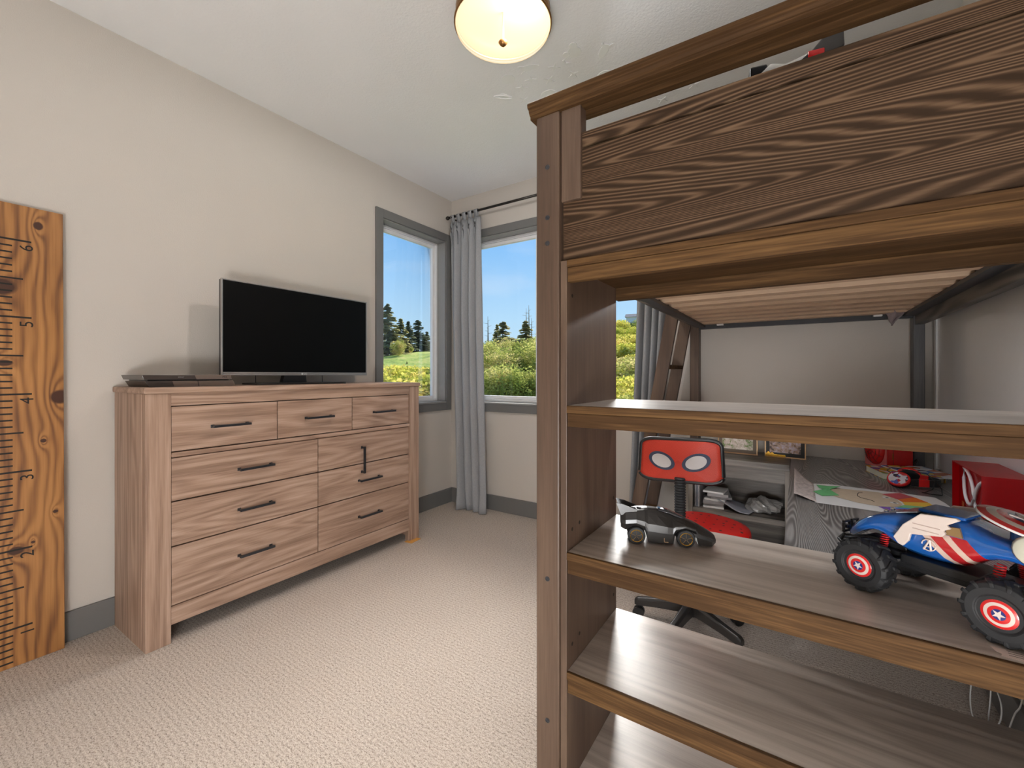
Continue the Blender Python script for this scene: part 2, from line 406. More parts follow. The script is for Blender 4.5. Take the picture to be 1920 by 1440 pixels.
M['bark'] = plain('bark', (.20, .15, .11), .9, 0, .1, .3, scale=3)
M['snag'] = plain('grey_dead_wood', (.42, .36, .31), .9, 0, .1, .2, scale=3)

def quads(P, U, V):
    n = len(P); vv = np.empty((4 * n, 3)); vv[0::4] = P - U - V; vv[1::4] = P + U - V; vv[2::4] = P + U + V; vv[3::4] = P - U + V
    me = bpy.data.meshes.new('foliage'); me.from_pydata(vv.tolist(), [], (np.arange(4 * n).reshape(-1, 4)).tolist()); me.update(); return me
def rdir(n):
    a = rng.normal(size=(n, 3)); return a / np.linalg.norm(a, axis=1)[:, None]
def conifer_mesh(n=4200, spread=.21):
    """unit height tree; layered drooping boughs"""
    nb = 130; tt = np.sort(rng.random(nb) ** 1.0) * .93 + .06
    ang = rng.random(nb) * 2 * PI; ln = spread * (1.02 - tt) ** .8 * (.35 + .75 * rng.random(nb)) + .008
    k = rng.integers(0, nb, n); s = rng.random(n) ** .7
    rad = ln[k] * s; a = ang[k] + rng.normal(0, .22, n) * (.4 + s)
    z = tt[k] - rad * .22 + rng.normal(0, .006, n)
    P = np.stack([rad * np.cos(a), rad * np.sin(a), z], 1)
    out = np.stack([np.cos(a), np.sin(a), -.35 + 0 * a], 1); side = np.stack([-np.sin(a), np.cos(a), rng.normal(0, .5, n)], 1)
    sz = (.010 + .010 * rng.random(n))[:, None]
    return quads(P, out * sz * 1.2, side * sz * .7)
def blob_mesh(n, lumps, size, flat=1.0):
    """lumps: (x,y,z,rx,rz)"""
    Ls = np.array(lumps); wgt = Ls[:, 3] ** 2; k = rng.choice(len(Ls), n, p=wgt / wgt.sum())
    d = rdir(n); rr = (.55 + .5 * rng.random(n))[:, None]
    P = Ls[k, :3] + d * rr * np.stack([Ls[k, 3], Ls[k, 3], Ls[k, 4]], 1)
    U = rdir(n); V = np.cross(U, rdir(n)); V /= np.linalg.norm(V, axis=1)[:, None] + 1e-6
    sz = (size * (.6 + .7 * rng.random(n)))[:, None]
    return quads(P, U * sz, V * sz * .7)
CON = [conifer_mesh(8500, .36), conifer_mesh(8500, .40), conifer_mesh(7000, .30)]
def lumps(k, r, h):
    return [(rng.normal(0, .45) * r, rng.normal(0, .45) * r, h * (.35 + .55 * rng.random()), r * (.35 + .3 * rng.random()), h * (.16 + .14 * rng.random())) for _ in range(k)]
DEC = [blob_mesh(7000, lumps(22, .29, 1.0), .0125) for _ in range(3)]
BSH = [blob_mesh(3600, [(rng.normal(0, .35), rng.normal(0, .35), .12 + .5 * rng.random(), .30 + .2 * rng.random(), .30) for _ in range(10)], .030) for _ in range(4)]
TRK = MB().tube([(0, 0, -.02), (.004, 0, .3), (0, .003, .7), (0, 0, .98)], [.016, .012, .007, .001], 6).mesh('trunk')
BR = MB().tube([(0, 0, -.02), (.01, 0, .3), (-.01, .01, .6), (0, 0, .8)], [.022, .016, .010, .003], 6)
for k in range(6):
    a = k * 1.1; BR.tube([(0, 0, .25 + .08 * k), (.16 * math.cos(a), .16 * math.sin(a), .42 + .08 * k)], [.008, .002], 5)
BR = BR.mesh('trunk')
def tree_at(name, az, D, ytop, kind, mesh, leaf, label, group=None, wide=1.0):
    X, Y = polar(az, D); z = ground_z(X, Y) - .1; depth = D * math.cos(R(az + YAW))
    h = CAM.z + (703 - ytop) / 814.5 * depth - z
    o = thing(name, label, 'tree', (X, Y, z), random.random() * 6, group); o.scale = (h * wide, h * wide, h)
    for nm, me, mt in (('foliage', mesh, leaf), ('trunk', TRK if kind == 'c' else BR, M['bark'])):
        p = bpy.data.objects.new(nm, me)
        if not me.materials: me.materials.append(mt)
        link(p, o); p.material_slots[0].link = 'OBJECT'; p.material_slots[0].material = mt
    return o
tree_at('conifer_tree', -49.3, 60, 570, 'c', CON[0], M['needle'], 'tallest pointed conifer at the left edge of the corner window view', wide=1.25)
tree_at('conifer_tree', -47.7, 66, 598, 'c', CON[2], M['needle'], 'narrow conifer just right of the tallest one, seen through the corner window', wide=1.4)
tree_at('conifer_tree', -46.7, 70, 603, 'c', CON[2], M['needle2'], 'slim dark conifer in the middle of the corner window', wide=1.3)
tree_at('conifer_tree', -45.5, 74, 600, 'c', CON[1], M['needle2'], 'broad dark conifer right of middle in the corner window', wide=1.5)
tree_at('conifer_tree', -44.4, 78, 622, 'c', CON[0], M['needle2'], 'short dark conifer beside the right frame of the corner window', wide=1.4)
tree_at('conifer_tree', -50.6, 62, 615, 'c', CON[1], M['needle'], 'conifer half hidden behind the left casing of the corner window')
tree_at('young_conifer', -46.9, 50, 677, 'c', CON[1], M['needle2'], 'tiny young conifer on the green slope in the corner window')
for az, D, yt in ((-48.0, 56, 640), (-46.4, 60, 652)):
    tree_at('leafy_tree', az, D, yt, 'd', DEC[0 if az < -47 else 1], M['leaf'],
            'bright green leafy tree at the foot of the tallest conifer' if az < -47 else 'low pale green leafy tree below the dark conifers', wide=1.3)
tree_at('conifer_tree', -34.5, 46, 603, 'c', CON[1], M['needle'], 'broad conifer in the middle of the long window view', wide=1.5)
tree_at('conifer_tree', -35.3, 48, 609, 'c', CON[2], M['needle'], 'thin conifer touching the left side of the broad one in the long window')
tree_at('conifer_tree', -31.5, 46, 602, 'c', CON[0], M['needle'], 'tall conifer beside the bed post in the long window view', wide=1.3)
dec = [(-37.6, 36, 634), (-36.3, 32, 640), (-35.4, 28, 655), (-34.3, 36, 628), (-33.2, 30, 650), (-32.2, 36, 634), (-31.3, 30, 640), (-30.2, 36, 630), (-29.0, 33, 632), (-38.8, 33, 640),
       (-36.0, 22, 690), (-34.0, 22, 682), (-32.0, 23, 688), (-30.3, 23, 690), (-28, 40, 636), (-26, 44, 640)]
for i, (az, D, yt) in enumerate(dec):
    tree_at('leafy_tree', az, D, yt + 12, 'd', DEC[i % 3], M['leaf'], 'light green leafy tree in the dense grove outside the long window', 'trees of the grove outside', wide=1.25)
for i, (az, D, yt, lb) in enumerate(((-36.5, 48, 593, 'bare grey dead trunk at the left of the long window view'), (-31.45, 52, 578, 'bare dead trunk rising behind the conifer by the bed post'),
                                     (-31.1, 50, 572, 'tallest bare dead trunk, beside the bed post'), (-30.75, 47, 596, 'short bare dead trunk nearest the bed post'))):
    X, Y = polar(az, D); z = ground_z(X, Y); depth = D * math.cos(R(az + YAW)); h = CAM.z + (703 - yt) / 814.5 * depth - z
    g = MB().tube([(0, 0, -.2), (.05, 0, h * .5), (0, .04, h)], [.13, .09, .015], 6)
    for k in range(9):
        a = k * 2.3; zz = h * (.45 + .055 * k); g.tube([(0, 0, zz), (.5 * math.cos(a), .5 * math.sin(a), zz + .1)], [.025, .008], 4)
    solo('dead_tree', g, M['snag'], lb, 'tree', (X, Y, z))
for az, D, yt, lb in ((-19.2, 92, 616, 'tiny conifer on the hilltop, leftmost of three seen under the bed'), (-17.9, 93, 614, 'tiny conifer on the hilltop, middle of three seen under the bed'), (-17.5, 94, 616, 'tiny conifer on the hilltop, rightmost of three seen under the bed')):
    tree_at('conifer_tree', az, D, yt, 'c', CON[1], M['needle2'], lb, wide=1.2)
nb = 0
def bush(az, D, h, mt, label, group, wide=1.15):
    X, Y = polar(az, D); me = BSH[random.randrange(4)]
    if not me.materials: me.materials.append(mt)
    p = bpy.data.objects.new('bush', me); link(p); p.material_slots[0].link = 'OBJECT'; p.material_slots[0].material = mt
    p.location = (X, Y, ground_z(X, Y) - .15); p.scale = (h * wide, h * wide, h); p.rotation_euler = (0, 0, random.random() * 6)
    tag(p, label, 'bush', group)
for D in (17, 20, 23, 26, 29, 33):
    a = -54.0
    while a < -40:
        bush(a + random.uniform(-.4, .4), D + random.uniform(-1.2, 1.2), random.uniform(1.5, 2.0) if D < 24 else random.uniform(2.3, 2.9), M['bush'], 'yellow-green bush on the slope below the corner window', 'bushes below the corner window'); a += 70 / D
for k in range(130):
    D = 18 + 62 * ((k + .5) / 130) ** .75; a = -27 + 30 * ((k * .618034) % 1.0)
    bush(a, D, random.uniform(1.3, 2.4), M['bush'] if k % 4 else M['leaf'], 'yellow-green bush on the hillside seen under the bed', 'bushes on the far hillside', random.uniform(1.0, 1.5))
for D in (16, 18):
    a = -39
    while a < -26:
        bush(a + random.uniform(-.4, .4), D, random.uniform(1.6, 2.2), M['leaf'], 'green bush at the front of the grove outside the long window', 'bushes before the grove'); a += 5
# small house and shed on the hill
X, Y = polar(-19.9, 84); z = ground_z(X, Y)
h = thing('hill_house', 'small white house on the hilltop seen under the bed', 'house', (X, Y, z), R(12)); h.scale = (.28, .28, .28)
M['hwhite'] = plain('house_white', (.74, .74, .73), .7); M['hroof'] = plain('house_roof', (.20, .18, .17), .8)
part('wall', MB().box(-3.2, 3.2, -2, 2, -1, 2.2), M['hwhite'], h, world=False)
part('roof', MB().prism([(-2.5, 2.1), (2.5, 2.1), (0, 3.3)], 'X', -3.5, 3.5), M['hroof'], h, world=False)
for xx in (-1.8, 0, 1.8): part('window', MB().box(xx - .45, xx + .45, -2.04, -1.98, .6, 1.6), M['black'], h, world=False)
X, Y = polar(-17.75, 70); z = ground_z(X, Y)
h = thing('garden_shed', 'little white shed on the hillside below the tiny conifers', 'shed', (X, Y, z + .5), R(10))
part('wall', MB().box(-.9, .9, -.8, .8, -.8, 1.7), M['hwhite'], h, world=False); part('roof', MB().prism([(-1, 1.65), (1, 1.65), (0, 2.2)], 'X', -1.1, 1.1), M['hroof'], h, world=False)

# ------------------------------------------------------------------ ceiling lamps
def lampdome():
    t = NT('warm_frosted_glass'); tr = t.n('ShaderNodeBsdfTransparent'); em = t.n('ShaderNodeEmission')
    lw = t.n('ShaderNodeLayerWeight'); lw.inputs[0].default_value = .35
    nzv = t.noise(t.obj(), 6.0, 2)
    f = t.math('MULTIPLY_ADD', nzv, .15, lw.outputs['Facing'])
    t.l(t.ramp(f, [(.15, (1.0, .95, .82)), (.7, (1.0, .88, .62)), (.95, (.95, .55, .16))]), em.inputs[0]); em.inputs[1].default_value = 1.15
    ms = t.n('ShaderNodeMixShader'); ms.inputs[0].default_value = .62
    t.l(tr.outputs[0], ms.inputs[1]); t.l(em.outputs[0], ms.inputs[2]); t.l(ms.outputs[0], t.out.inputs[0]); return t.m
M['dome'] = lampdome(); M['bronze'] = plain('bronze', (.30, .15, .05), .35, .8)
def ceiling_lamp(x, y, watts, label):
    o = thing('ceiling_lamp', label, 'lamp', (x, y, RH), 0)
    part('mounting_pan', MB().lathe([(.02, 0), (.19, 0), (.203, -.02), (.203, -.074), (.197, -.074), (.195, -.026), (.02, -.022)], n=40), M['bronze'], o, world=False, smooth=True)
    prof = [(.205, -.078)] + [(.205 * math.cos(a), -.085 - .062 * math.sin(a)) for a in [k * PI / 2 / 9 for k in range(9)]] + [(.006, -.147)]
    part('glass_dome', MB().lathe(prof, n=48, cap=False), M['dome'], o, world=False, smooth=True)
    part('rim', MB().tube([(.205 * math.cos(k * PI / 24), .205 * math.sin(k * PI / 24), -.078) for k in range(48)], .006, 8, closed=True), M['bronze'], o, world=False, smooth=True)
    part('finial', MB().lathe([(.004, -.022), (.005, -.145), (.017, -.147), (.02, -.153), (.012, -.163), (.004, -.17)], n=16), M['bronze'], o, world=False, smooth=True)
    ld = bpy.data.lights.new('bulb', 'POINT'); ld.energy = watts; ld.color = (.97, .98, 1.0); ld.shadow_soft_size = .05
    b = bpy.data.objects.new('bulb', ld); link(b, o); b.location = (0.07, 0, -.085)
    return o
ceiling_lamp(1.585, -1.475, LAMP_W, 'round frosted glass ceiling lamp glowing warm above the carpet')

# ------------------------------------------------------------------ loft bed with end bookcase
YB = -2.021
bed = thing('loft_bed', 'dark brown oak loft bed with open shelves built into its end', 'bed', (2.62, -1.03, 0))
def bp(name, mb, mat, **k): return part(name, mb, M[mat], bed, **k)
PX0, PX1, PX2, PX3 = 2.067, 2.135, 3.102, 3.170
SL, SR = 2.155, 3.084
for a, b in ((PX0, PX1), (PX2, PX3)):
    p = bp('post', MB().box(a, b, YB, YB + .07, 0, 1.836), 'bed_z', bevel=.004)
    for zz in (1.696, 1.564, 1.497, .62, .25):
        q = part('bolt', MB().lathe([(.0065, 0), (.0065, -.0012), (.0045, -.0012), (.0045, -.0002), (.0025, -.0002), (.0025, -.001), (.001, -.001)], ((a + b) / 2, YB, zz), 14, 'Y'), M['rail_dark'], p)
bp('post', MB().box(2.083, 2.135, -.125, -.055, 0, 1.836), 'bed_z', bevel=.004)
bp('post', MB().box(3.128, 3.172, -.125, -.055, 0, 1.836), 'bed_grey', bevel=.004)
# crown cap: stepped profile in (y,z)
prof = [(YB - .004, 1.832), (YB - .004, 1.840), (YB - .008, 1.8415), (YB - .012, 1.848), (YB - .013, 1.853), (YB - .020, 1.856), (YB - .021, 1.866), (YB - .017, 1.870), (YB + .093, 1.870), (YB + .095, 1.856), (YB + .085, 1.85), (YB + .078, 1.832)]
bp('cap_rail', MB().prism(prof, 'X', PX0 - .016, PX3 + .016), 'bed_smooth', bevel=.0012)
bp('under_cap_rail', MB().box(PX1, PX2, YB + .036, YB + .056, 1.8185, 1.836), 'bed_smooth')
bp('end_cleat', MB().box(2.139, 2.193, YB + .004, YB + .04, 1.597, 1.832), 'bed_z', bevel=.002)
bp('end_cleat', MB().box(3.045, 3.098, YB + .004, YB + .04, 1.597, 1.832), 'bed_z', bevel=.002)
bp('end_panel_board', MB().box(2.139, 3.098, YB + .014, YB + .034, 1.7295, 1.766), 'bed_x', bevel=.0015)
bp('end_panel_board', MB().box(2.139, 3.098, YB + .014, YB + .034, 1.4485, 1.7255), 'bed_x', bevel=.0025)
# bookcase carcase
bp('bookcase_side', MB().box(PX1 + .002, SL, YB + .004, -1.655, 0, 1.446), 'bed_z', bevel=.0015)
bp('bookcase_side', MB().box(SR, PX2 - .002, YB + .004, -1.655, 0, 1.446), 'bed_z', bevel=.0015)
for (yy, zz) in ((-1.985, .75), (-1.94, .755), (-1.68, .76), (-1.985, .45), (-1.94, .455), (-1.68, .45), (-1.985, 1.36)):
    part('bolt_hole', MB().disc((SL - .0006, yy, zz), (1, 0, 0), .005, .001, 12), M['ink'], bed)
bp('head_fascia', MB().box(SL + .001, SR - .001, YB, YB + .022, 1.427, 1.446), 'bed_smooth', bevel=.002)
bp('head_fascia', MB().box(SL + .002, SR - .002, YB + .004, YB + .022, 1.390, 1.4265), 'bed_smooth', bevel=.001)
bp('bookcase_roof', MB().box(SL, SR, YB + .022, -1.66, 1.433, 1.446), 'bed_smooth')
bp('inner_rail', MB().box(SL, SR, -1.66, -1.635, 1.394, 1.446), 'bed_smooth', bevel=.001)
for zt in (1.075, .700, .396, .092):
    s_ = bp('shelf', MB().box(SL + .0005, SR - .0005, YB + .0105, -1.655, zt - .0195, zt), 'shelf')
    part('shelf_lip', MB().box(SL + .0005, SR - .0005, YB, YB + .010, zt - .0195, zt), M['bed_smooth'], s_, bevel=.002)
    part('shelf_apron', MB().box(SL + .002, SR - .002, YB + .004, YB + .024, zt - .054, zt - .020), M['bed_smooth'], s_, bevel=.001)
# bed frame
bp('side_rail', MB().box(2.116, 2.134, YB + .07, -.125, 1.446, 1.58), 'bed_y', bevel=.002)
bp('side_rail', MB().box(3.134, 3.170, YB + .07, -.125, 1.402, 1.56), 'bed_y', bevel=.002)
bp('slat_ledge', MB().box(2.134, 2.172, -1.60, -.125, 1.446, 1.459), 'rail_dark')
bp('slat_ledge', MB().box(3.088, 3.134, -1.60, -.125, 1.446, 1.459), 'rail_dark')
bp('end_rail', MB().box(2.135, 3.128, -.125, -.10, 1.436, 1.58), 'rail_dark', bevel=.002)
sm = None
for k in range(10):
    yy = -1.585 + k * .152
    if sm is None:
        sm = MB().box(0, .946, 0, .064, 0, .018).mesh('slat')
    o = bpy.data.objects.new('slat', sm)
    if not sm.materials: sm.materials.append(M['slat'])
    link(o, bed); o.location = Vector((2.157, yy, 1.4592)) - bed.location; finish(o, bevel=.003)
for xx in (2.26, 2.988):
    part('slat_clip', MB().box(xx - .018, xx + .018, -.168, -.142, 1.450, 1.4588), M['white'], bed, bevel=.002)
# rear end panel above the mattress line
bp('end_panel_board', MB().box(2.135, 3.128, -.10, -.08, 1.58, 1.766), 'bed_x')
bp('cap_rail', MB().box(2.05, 3.19, -.145, -.045, 1.836, 1.866), 'bed_smooth', bevel=.003)
t = NT('ticking_gap_shade'); v = t.obj(); a = t.noise(v, 120, 2)
t.bsdf(t.mix(a, (.030, .021, .016), (.045, .033, .026)), .9, 0, .1, bump=a); M['ticking'] = t.m  # near-black ticking stands in for the shade in the slat gaps
solo('mattress', MB().box(-.47, .47, -.88, .72, 0, .17), M['ticking'], 'mattress lying on the slats of the loft bed, coloured dark for their shaded gaps', 'mattress', (2.63, -.85, 1.4778), bevel=.03, seg=4)
t = NT('mauve_fleece'); v = t.obj(); a = t.noise(v, 300, 2)
t.bsdf(t.mix(a, (.24, .19, .19), (.36, .30, .30)), .95, 0, .1, bump=a, bstr=.6); M['fleece'] = t.m
# blanket corner poking down between the slats
vs, fs = [], []
for i in range(9):
    for j in range(7):
        u, v_ = i / 8, j / 6
        wd = (1 - v_ * .92) * .043
        vs.append((3.043 + (u - .5) * 2 * wd + .006 * math.sin(v_ * 5), -.205 + .012 * math.sin(u * 9 + v_ * 3) * (1 - v_ * .5), 1.474 - .078 * v_ + .012 * (abs(u - .5) * 2) * v_))
for i in range(8):
    for j in range(6): fs.append((i * 7 + j, (i + 1) * 7 + j, (i + 1) * 7 + j + 1, i * 7 + j + 1))
g = MB().add([(x - 3.043, y + .205, z - 1.40) for x, y, z in vs], fs)
solo('blanket', g, M['fleece'], 'mauve blanket corner hanging down between the bed slats', 'blanket', (3.043, -.205, 1.40), smooth=True, solid=.006)
# ladder hooked on the left side of the bed
lad = thing('bed_ladder', 'dark brown wooden ladder leaning on the loft bed beside the curtain', 'ladder', (1.92, -.30, 0))
ux, uz = .176, 1.0
def lad_poly(w0):      # rail outline in x,z : slanted plank, 7 cm wide
    xb, xt = 1.762, 1.762 + .178 * 1.80
    return [(xb, 0), (xb + .07, 0), (xt + .07, 1.80), (xt, 1.80)]
for yy in (-.505, -.157):
    part('rail', MB().prism([(p[0], p[1]) for p in lad_poly(0)], 'Y', yy, yy + .024), M['bed_z'], lad, bevel=.003)
for k in range(5):
    zz = .30 + .30 * k; xc = 1.762 + .178 * zz
    part('tread', MB().box(xc + .004, xc + .074, -.481, -.157, zz - .011, zz + .011), M['bed_smooth'], lad, bevel=.003)

# toys lying on the mattress, showing over the end panel
tt = thing('toy_racer', 'white, red and black toy racer on top of the loft bed', 'toy', (2.640, -1.86, 1.648), R(12))
part('chassis', MB().prism([(-.075, .11), (-.075, .176), (-.05, .198), (-.02, .19), (.03, .205), (.05, .228), (.08, .235), (.082, .11)], 'Y', -.03, .03), M['white'], tt, world=False, bevel=.004)
part('cockpit', MB().prism([(-.01, .175), (.03, .207), (.052, .232), (.084, .238), (.086, .2), (.03, .18)], 'Y', -.032, .032), M['satin_black'], tt, world=False, bevel=.002)
part('stripe', MB().box(.02, .05, -.034, .034, .17, .203), M['red'], tt, world=False, bevel=.002)
part('nose', MB().box(-.09, -.055, -.028, .028, .165, .200), M['black'], tt, world=False, bevel=.004)
part('base', MB().box(-.09, .11, -.045, .045, 0, .11), M['rubber'], tt, world=False, bevel=.004)

# ------------------------------------------------------------------ whiteboard on the right wall
wb = thing('whiteboard', 'glossy white board on the right wall above the desk', 'whiteboard', (RX, -.85, .70))
M['gloss_white'] = plain('gloss_white', (.86, .85, .83), .09, 0, .6, .02, coat=.5)
part('panel', MB().box(RX - .014, RX, -1.62, -.098, .70, 1.95), M['gloss_white'], wb)
part('frame', MB().box(RX - .020, RX, -.098, -.090, .69, 1.96).box(RX - .020, RX, -1.63, -1.62, .69, 1.96).box(RX - .020, RX, -1.62, -.098, 1.95, 1.96), M['vinyl'], wb, bevel=.001)

# ------------------------------------------------------------------ desk and cabinet under the bed
ZD = .69
dk = thing('desk', 'oak desk with window sheen painted grey on its top, along the right wall under the bed', 'desk', (2.9, -.8, 0))
part('top', MB().prism([(2.617, -1.63), (3.205, -1.63), (3.205, -.128), (3.126, -.128), (3.126, -.02), (2.617, -.02)], 'Z', ZD - .036, ZD), M['desk'], dk, bevel=.002)
part('end_cleat', MB().box(2.66, 3.08, -1.652, -1.632, ZD - .08, ZD - .004), M['desk_z'], dk)
part('end_panel', MB().box(2.64, 3.19, -.36, -.335, 0, ZD - .036), M['desk_z'], dk)
part('wall_cleat', MB().box(3.20, 3.2345, -1.60, -.36, ZD - .085, ZD - .037), M['desk_z'], dk)
cb = thing('open_cabinet', 'grey-brown open cabinet beyond the chair, with a shelf full of papers', 'cabinet', (2.36, -.16, 0))
part('side', MB().box(2.109, 2.133, -.31, -.02, 0, .655), M['desk_z'], cb, bevel=.001)
part('side', MB().box(2.592, 2.614, -.31, -.02, 0, .655), M['desk_z'], cb, bevel=.001)
part('top', MB().box(2.105, 2.6155, -.37, -.02, .655, ZD - .001), M['desk_x'], cb, bevel=.002)
part('apron', MB().box(2.133, 2.592, -.305, -.285, .575, .655), M['desk_x'], cb)
part('shelf', MB().box(2.133, 2.592, -.305, -.03, .348, .378), M['desk_x'], cb, bevel=.001)
part('back', MB().box(2.133, 2.592, -.03, -.02, .02, .655), M['desk_x'], cb)
part('base', MB().box(2.133, 2.592, -.29, -.03, .02, .045), M['desk_x'], cb)
# things on the cabinet shelf
zs = .378
M['booklet'] = plain('grey_paper', (.40, .39, .40), .7, 0, .3, .15, scale=15)
M['booklet2'] = plain('bluish_paper', (.33, .35, .40), .7, 0, .3, .15, scale=15)
for k in range(3):
    solo('folder', MB().box(0, .006, -.20, 0, 0, .15 - .006 * k), M['booklet2' if k % 2 else 'booklet'], ['thin grey folder upright against the cabinet side', 'bluish folder, second upright one in the cabinet', 'grey folder, third upright one, next to the paper pile'][k], 'folder', (2.140 + .0095 * k, -.08, zs + .0003))
zz = zs + .0003
pos = ['bottom booklet of the pile in the cabinet', 'second lowest booklet of the cabinet pile', 'third booklet up in the cabinet pile', 'fourth booklet up, pale, in the cabinet pile', 'third booklet from the top of the cabinet pile', 'second booklet from the top of the cabinet pile', 'top booklet of the pile in the cabinet']
for k in range(7):
    th = .011 + .006 * ((k * 7) % 3) / 2; dx = [.0, .01, -.004, .014, .03, .022, .008][k]
    solo('booklet', MB().box(-.055, .055, -.07, .07, 0, th), M['booklet' if k % 3 else 'paper'], pos[k], 'booklet', (2.235 + dx, -.20 + .01 * math.sin(k * 2), zz), R([4, -6, 8, -3, 12, 5, -4][k]), group='booklets piled in the cabinet', bevel=.001); zz += th + .0006
def sheet(fn, nu, nv):
    vs = [fn(i / nu, j / nv) for i in range(nu + 1) for j in range(nv + 1)]
    fs = [(i * (nv + 1) + j, (i + 1) * (nv + 1) + j, (i + 1) * (nv + 1) + j + 1, i * (nv + 1) + j + 1) for i in range(nu) for j in range(nv)]
    return MB().add(vs, fs)
g = sheet(lambda u, v: (.14 * u - .025 * v * (1 - u), -.17 * v + .02 * u, .006 + .055 * (1 - u) ** 1.6 * (.4 + .6 * v) + .004 * math.sin(u * 7)), 10, 8)
solo('leaflet', g, M['booklet2'], 'curled pale leaflet lying beside the booklet pile', 'leaflet', (2.325, -.13, zs), R(-14), smooth=True, solid=.0012)
def crumple(n, sx, sy, sz, seed, r=.35):
    rg = np.random.default_rng(seed); mb = MB(); rs = []
    ph = rg.random((6, 3)) * 6
    for i in range(n + 1):
        t = PI * i / n; ring = []
        for k in range(2 * n):
            p = 2 * PI * k / (2 * n); d = (math.sin(t) * math.cos(p), math.sin(t) * math.sin(p), math.cos(t))
            q = 1 + r * sum(math.sin(3 * d[0] * (a + 1) * .6 + 4 * d[1] + ph[a][0]) * math.cos(4 * d[2] + 3 * d[0] + ph[a][1]) for a in range(4)) / 3
            q = round(q * 7) / 7 * .6 + q * .4
            ring.append((sx * q * d[0], sy * q * d[1], max(-sz * .75, sz * q * d[2])))
        rs.append(ring)
    return mb.rings(rs, True)
t = NT('clear_film'); v = t.obj(); f = t.noise(v, 30, 3)
p = t.bsdf(t.mix(f, (.20, .19, .18), (.34, .33, .32)), .22, 0, .7, bump=f, bstr=.8, bdist=.01); M['film'] = t.m
solo('plastic_bag', crumple(12, .085, .07, .045, 3), M['film'], 'crumpled translucent plastic bag on the cabinet shelf', 'bag', (2.485, -.185, zs + .0345), smooth=False)
M['blue'] = plain('toy_blue', (.012, .03, .25), .35)
f_ = thing('toy_figure', 'small red and blue toy lying in the bottom of the cabinet', 'toy', (2.47, -.24, .0452), R(30))
part('body', MB().tube([(-.035, 0, .016), (-.01, 0, .02), (.015, 0, .017)], [.012, .016, .012], 10), M['blue'], f_, world=False, smooth=True)
part('head', MB().lathe([(.002, .003), (.013, .008), (.016, .018), (.012, .028), (.002, .032)], (.034, 0, 0), 14), M['red'], f_, world=False, smooth=True)
part('leg', MB().tube([(-.035, .006, .014), (-.07, .014, .008)], [.008, .006], 8), M['blue'], f_, world=False, smooth=True)
part('leg', MB().tube([(-.035, -.006, .014), (-.068, -.018, .008)], [.008, .006], 8), M['blue'], f_, world=False, smooth=True)
# framed photographs on the cabinet
def photo_mat(name, cols, seed):
    t = NT(name); v = t.mapping(t.obj(), (1, 1, 1), (seed, seed * 2, 0)); f = t.noise(v, 55, 3, .7, .6); f2 = t.noise(v, 18, 2)
    t.bsdf(t.ramp(t.math('ADD', t.math('MULTIPLY', f, .6), t.math('MULTIPLY', f2, .4)), [(.3 + .1 * i, c) for i, c in enumerate(cols)], 'LINEAR'), .25, 0, .5); return t.m
M['photo1'] = photo_mat('garden_photo', [(.05, .07, .03), (.22, .30, .12), (.62, .52, .44), (.80, .74, .68), (.45, .55, .25)], 3.1)
M['photo2'] = photo_mat('evening_photo', [(.02, .015, .015), (.10, .06, .05), (.45, .28, .20), (.55, .45, .55), (.75, .45, .12)], 7.7)
M['mat_tan'] = plain('tan_mount', (.16, .12, .085), .6); M['mat_black'] = plain('black_mount', (.015, .014, .013), .5)
M['goldframe'] = plain('pale_gold_frame', (.55, .36, .20), .4, .5)
def picture(x, y, wd, ht, mount, photo, label, cap=None):
    o = thing('picture_frame', label, 'picture frame', (x, y, ZD - .0005), R(-3))
    part('frame', MB().box(-wd / 2, wd / 2, -.006, .006, 0, .006).box(-wd / 2, wd / 2, -.006, .006, ht - .006, ht).box(-wd / 2, -wd / 2 + .006, -.006, .006, .006, ht - .006).box(wd / 2 - .006, wd / 2, -.006, .006, .006, ht - .006), M['goldframe'], o, world=False)
    part('mount', MB().box(-wd / 2 + .006, wd / 2 - .006, -.003, .004, .006, ht - .006), M[mount], o, world=False)
    part('photograph', MB().box(-wd / 2 + .024, wd / 2 - .024, -.0042, -.0035, .026, ht - .022), M[photo], o, world=False)
    part('stand', MB().box(-.015, .015, .006, .050, 0, .004).box(-.015, .015, .006, .010, 0, ht * .7), M['black'], o, world=False)
    if cap:
        part('gold_ornament', MB().prism([(px_ - wd / 2 + .016, pz_) for px_, pz_ in ((-.012, .003), (.085, .003), (.085, .015), (.03, .017), (.022, .026), (.012, .021), (.002, .030), (-.008, .02), (-.012, .013))], 'Y', -.0072, -.0055), M['gold'], o, world=False)
picture(2.352, -.150, .21, .155, 'mat_tan', 'photo1', 'framed group photograph in a garden, left one on the cabinet')
picture(2.589, -.150, .196, .150, 'mat_black', 'photo2', 'black-mounted framed photograph where the cabinet meets the desk', True)

# ------------------------------------------------------------------ dresser
DY0, DY1 = -2.354, -.808
dr = thing('dresser', 'wide washed-oak dresser with nine drawers against the left wall', 'dresser', (.21, -1.58, 0))
def dp(name, mb, mat, **k): return part(name, mb, M[mat], dr, **k)
XF = .402
dp('top', MB().box(.018, XF + .010, DY0 - .008, DY1 + .008, 1.0735, 1.100), 'dresser_y', bevel=.006, seg=3)
dp('front_post', MB().box(XF - .045, XF, DY0, DY0 + .088, 0, 1.073), 'dresser_z', bevel=.002)
dp('front_post', MB().box(XF - .045, XF, DY1 - .088, DY1, 0, 1.073), 'dresser_z', bevel=.002)
dp('side_panel', MB().box(.02, XF - .0455, DY0, DY0 + .018, 0, 1.073), 'dresser_z', bevel=.001)
dp('side_panel', MB().box(.02, XF - .0455, DY1 - .018, DY1, 0, 1.073), 'dresser_z', bevel=.001)
